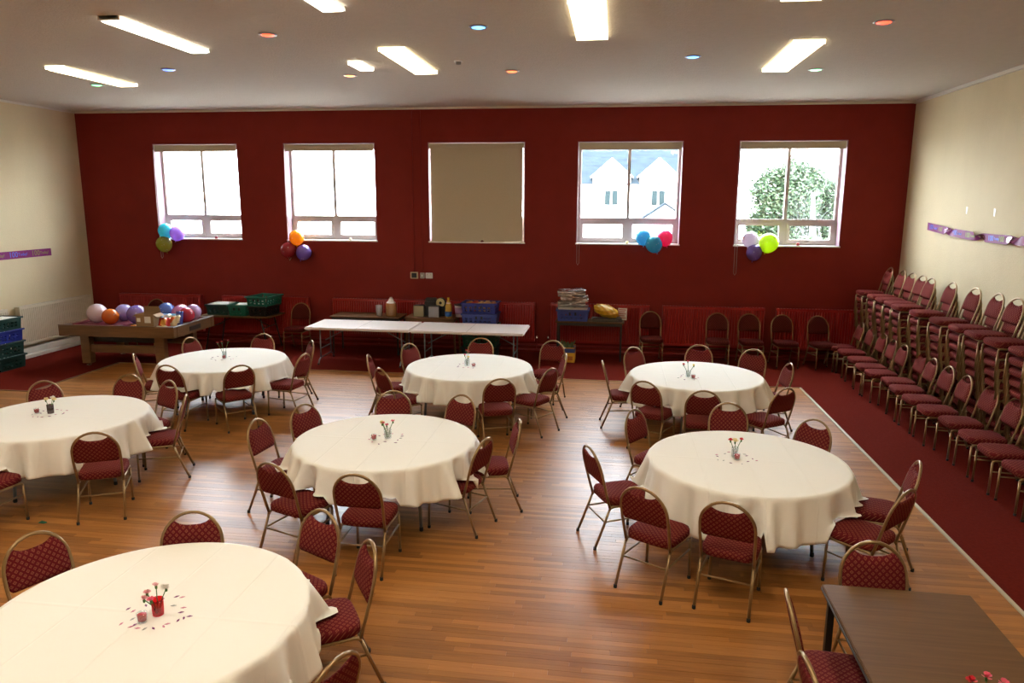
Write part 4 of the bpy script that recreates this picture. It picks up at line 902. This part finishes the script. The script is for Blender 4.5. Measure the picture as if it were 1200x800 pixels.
# ------------------------------------------------------------------ foil banners
FOIL = mat('purple foil print', (.2, .022, .13), .5, spec=.2, noise=.2, nscale=6); FOILB = mat('silvery pink foil back', (.7, .5, .68), .18, metal=.85)
TXB = mat('blue foil letters', (.08, .16, .75), .35, metal=.2); TXO = mat('olive foil letters', (.24, .25, .04), .4, metal=.2)
def lettering(parent, body, size, loc, rot, m):
    c = bpy.data.curves.new('lettering', 'FONT'); c.body = body; c.size = size; c.extrude = .0006; c.align_y = 'CENTER'; c.materials.append(m); c.resolution_u = 3
    t_ = bpy.data.objects.new('t', c); COL.objects.link(t_); bpy.context.view_layer.update()
    me = bpy.data.meshes.new_from_object(t_.evaluated_get(bpy.context.evaluated_depsgraph_get())); bpy.data.objects.remove(t_)
    return link('lettering', me, parent, loc, rot)
r = empty('foil_banner', (XL + .004, 11.2, 2.04), 0, 'purple foil birthday banner on the left wall reading 100 Today!', 'banner', 'birthday banners')
link('strip', box(0, .003, -.0, 2.88, -.075, .075, FOIL), r)
y = .06; k = 0
while y < 2.5:
    m = (TXO, TXB)[k % 2]
    lettering(r, '100', .15, (.004, y, .0), (PI / 2, 0, PI / 2), m); lettering(r, 'Today!', .085, (.004, y + .23, .0), (PI / 2, 0, PI / 2), m); y += .57; k += 1
# right banner: the ribbon twists between its fixings
r = empty('foil_banner', (XR - .075, 0, 0), 0, 'twisted purple foil banner on the right wall reading 100 Today!', 'banner', 'birthday banners')
def ctr(y): t = (13.9 - y) / 3.4; return 2.735 - .09 * t - .05 * math.sin(PI * min(1, t))
def tw(y): return sum(k_ * math.exp(-((y - yc) / .13) ** 2) for yc, k_ in ((13.02, 1.15), (12.0, -1.2), (11.0, 1.0)))
q = MB(); N = 220; vs = []; fs = []
for i in range(N + 1):
    y = 13.9 - 3.5 * i / N; a = tw(y); h = .065
    d = Vector((math.sin(a) * .9, 0, math.cos(a))); nn = Vector((-math.cos(a), 0, math.sin(a) * .9)) * .0008
    c0 = Vector((0, y, ctr(y))); vs += [c0 - d * h + nn, c0 + d * h + nn, c0 - d * h - nn, c0 + d * h - nn]
for i in range(N):
    a, b_ = 4 * i, 4 * i + 4; fs.append((a, a + 1, b_ + 1, b_))
q.add(vs, fs, 0, True); q.add(vs, [(4 * i + 3, 4 * i + 2, 4 * i + 6, 4 * i + 7) for i in range(N)], 1, True)
link('ribbon', q.mesh('ribbon', [FOIL, FOILB]), r)
for yy, body, m in ((13.82, '100', TXB), (13.45, '100', TXO), (12.9, '100', TXB), (12.45, '100', TXO), (11.72, '100', TXB), (11.42, '100', TXO), (10.75, '100', TXO)):
    lettering(r, body, .11, (-.004, yy, ctr(yy - .1)), (PI / 2, 0, -PI / 2), m)
for yy, m in ((13.64, TXB), (12.72, TXB), (12.27, TXO), (11.54, TXB)): lettering(r, 'Today!', .055, (-.004, yy, ctr(yy - .1)), (PI / 2, 0, -PI / 2), m)
for yy, zz, l in ((12.66, 3.02, 'left'), (11.78, 3.0, 'right')):
    q = MB().hexa([(0, -.015, -.06), (0, .02, -.05), (.003, .02, -.05), (.003, -.015, -.06)], [(0, -.03, .05), (0, .03, .06), (.003, .03, .06), (.003, -.03, .05)])
    tag(link('tape_scrap', q.mesh('tape', UPVC), None, (XR - .004, yy, zz)), 'white scrap of tape above the twisted banner, %s one' % l, 'tape')
tag(link('green_scrap', MB().hexa([(-.04, -.01, 0), (.03, -.02, 0), (.045, .01, 0), (-.02, .025, 0)], [(-.035, -.008, .006), (.025, -.015, .016), (.04, .008, .01), (-.018, .02, .014)]).mesh('scrap', GREEN), None, (-5.5, 6.1, .0008)), 'small green scrap lying on the wooden floor at left', 'litter')

# ------------------------------------------------------------------ outside: house, tree, lamp post
GND = mat('pale tarmac', (.3, .3, .28), .9); struct('ground', box(-40, 60, YB + 1, 90, -.6, -.5, GND))
RENDER_ = mat('white render', (.8, .78, .76), .8); SLATE = mat('blue grey slates', (.013, .02, .027), .9, noise=.8, spec=.1, nscale=2.2, stretch=(1, 3, 6)); OUTW = mat('outside white paint', (.8, .8, .8), .5); DG = mat('outside window glass', (.011, .02, .022), .4, spec=.1)
r = empty('house', (1.0, 32.5, -.5), 0, 'white rendered house with two gabled dormers beyond the window', 'house')
hy = 0
link('wall', box(-3.6, 2.5, 0, 6, 0, 4.45, RENDER_), r)
q = MB(); q.hexa([(-3.9, -.2, 4.35), (2.8, -.2, 4.35), (2.8, -.0, 4.35), (-3.9, 0, 4.35)], [(-3.9, 4, 7.6), (2.8, 4, 7.6), (2.8, 4.3, 7.6), (-3.9, 4.3, 7.6)]); link('roof', q.mesh('roof', SLATE), r)
for dx in (-1.22, .75):
    q = MB(); q.add([(dx - .8, -.12, 3.2), (dx + .8, -.12, 3.2), (dx + .8, -.12, 4.65), (dx, -.12, 5.35), (dx - .8, -.12, 4.65), (dx - .8, 2.5, 3.2), (dx + .8, 2.5, 3.2), (dx + .8, 2.5, 4.65), (dx, 2.5, 5.35), (dx - .8, 2.5, 4.65)],
                    [(0, 1, 2, 3, 4), (9, 8, 7, 6, 5), (0, 5, 6, 1), (1, 6, 7, 2), (4, 9, 5, 0)]); d_ = link('dormer', q.mesh('dormer', RENDER_), r)
    q = MB()
    for s in (-1, 1): q.hexa([(dx, -.25, 5.37), (dx + s * .9, -.25, 4.6), (dx + s * .9, -.25, 4.66), (dx, -.25, 5.45)], [(dx, 2.5, 5.37), (dx + s * .9, 2.5, 4.6), (dx + s * .9, 2.5, 4.66), (dx, 2.5, 5.45)])
    link('dormer_roof', q.mesh('dr', OUTW), d_)
    q = MB(); q.box(dx - .32, dx + .32, -.16, -.1, 3.4, 4.15); wn_ = link('window', q.mesh('w', OUTW), r)
    for s in (-1, 1): link('pane', box(dx + s * .155 - .12, dx + s * .155 + .12, -.17, -.15, 3.48, 4.08, DG), wn_)
q = MB(); q.add([(.1, -1.2, 0), (1.9, -1.2, 0), (1.9, -1.2, 2.9), (1.0, -1.2, 3.5), (.1, -1.2, 2.9), (.1, 0, 0), (1.9, 0, 0), (1.9, 0, 2.9), (1.0, 0, 3.5), (.1, 0, 2.9)], [(0, 1, 2, 3, 4), (0, 5, 6, 1), (1, 6, 7, 2), (4, 9, 5, 0), (2, 7, 8, 3), (3, 8, 9, 4)]); link('porch', q.mesh('porch', RENDER_), r)
q = MB()
for s in (-1, 1): q.hexa([(1, -1.3, 3.52), (1 + s * 1.05, -1.3, 2.82), (1 + s * 1.05, -1.3, 2.9), (1, -1.3, 3.6)], [(1, 0, 3.52), (1 + s * 1.05, 0, 2.82), (1 + s * 1.05, 0, 2.9), (1, 0, 3.6)])
link('porch_roof', q.mesh('pr', SLATE), r)
r = empty('garden_fence', (-.3, 28, -.5), 0, 'pale garden fence low outside in front of the house', 'fence')
BRK = mat('pinkish brick', (.02, .014, .016), .9)
for k in range(12): link('panel', box(-1.5 + k * .3, -1.22 + k * .3, 0, .08, 0, 2.25 - .06 * (k % 2), BRK), r)
# evergreen with bare-branched neighbours
LEAF = [mat('leaf green %d' % k, c, .6) for k, c in enumerate(((.012, .032, .012), (.025, .05, .017), (.042, .055, .025)))]
BARK = mat('pale grey bark', (.04, .042, .042), .9)
def leafy(x, y, z0, blobs, n, label, seed, ls=.2):
    r = empty('evergreen_tree', (x, y, -.5), 0, label, 'tree', 'trees outside'); rg = random.Random(seed)
    link('trunk', MB().tube([(0, 0, 0), (.1, 0, 2), (0, .1, 4)], [.22, .16, .06], 8).mesh('trunk', BARK), r)
    q = MB(); 
    for k in range(n):
        bx, by, bz, br = rg.choice(blobs); d = Vector((rg.gauss(0, 1), rg.gauss(0, 1), rg.gauss(0, 1))).normalized() * br * rg.uniform(.55, 1.05)
        c = Vector((bx, by, bz)) + d; u = Vector((rg.gauss(0, 1), rg.gauss(0, 1), rg.gauss(0, 1))).normalized(); v = u.orthogonal().normalized() * ls * rg.uniform(.3, .6); u *= ls * rg.uniform(.6, 1.2)
        q.add([c - u * .5, c + v * .5, c + u * .5, c - v * .5], [(0, 1, 2, 3)], rg.choice((0, 0, 1, 1, 2)))
    o = link('foliage', q.mesh('foliage', LEAF), r); o['kind'] = 'stuff'
leafy(6.8, 33, 0, [(0, 0, 3.2, 1.1), (.5, 0, 4.6, .9), (-.3, .2, 4.2, .9), (.6, -.3, 3.6, 1.0), (1.2, .2, 4.5, .7), (0, 0, 2.2, 1.1), (-.7, 0, 2.6, .6)], 16000, 'bushy evergreen tree outside the right-hand window', 1, .2)
leafy(9.2, 35, 0, [(0, 0, 3.0, 1.0), (-.5, 0, 4.2, .9), (.4, 0, 3.8, .9), (-.2, 0, 2.2, 1.1)], 8000, 'lower leafy tree at right outside the right-hand window', 2, .2)
leafy(7.2, 29, 0, [(-1.8, 0, 1.6, .7), (-.9, 0, 1.6, .7), (0, 0, 1.7, .7), (.9, 0, 1.7, .7), (1.8, 0, 1.6, .7), (2.6, 0, 1.7, .7)], 4200, 'low hedge along the foot of the right-hand window view', 3, .22)
def bare(x, y, label, seed, h=5):
    r = empty('bare_tree', (x, y, -.5), 0, label, 'tree', 'trees outside'); rg = random.Random(seed); q = MB()
    def grow(p, d, ln, rad, lv):
        pts = [p]; rr = [rad]
        for k in range(3):
            d = (d + Vector((rg.gauss(0, .18), rg.gauss(0, .18), rg.gauss(0, .12)))).normalized(); p = p + d * ln / 3; pts.append(p); rr.append(rad * (1 - .2 * (k + 1)))
        q.tube(pts, rr, 5 if lv < 2 else 4, caps=False)
        if lv < 5:
            for k in range(3 if lv else 4):
                a = rg.uniform(.3, .85); ax = Vector((rg.gauss(0, 1), rg.gauss(0, 1), rg.gauss(0, .4))).normalized(); nd = (d * math.cos(a) + ax * math.sin(a)).normalized(); grow(pts[rg.choice((2, 3, 3))], nd, ln * rg.uniform(.6, .85), rr[3] * .75, lv + 1)
    grow(Vector((0, 0, 0)), Vector((0, 0, 1)), h * .4, .11, 0)
    link('branches', q.mesh('branches', BARK), r)
bare(7.6, 30.6, 'leafless pale-branched tree in front of the evergreen', 4); bare(8.6, 30.9, 'leafless tree furthest right outside the right-hand window', 11, 4.4)
r = empty('lamp_post', (4.86, 29.5, -.5), 0, 'pale grey lamp post outside the right-hand window', 'lamp post')
link('pole', MB().tube([(0, 0, 0), (0, 0, 4.2)], [.06, .045], 10).mesh('pole', OUTW), r); link('lantern', bevel(box(-.08, .22, -.08, .08, 4.2, 4.3, OUTW), .02, 2), r)
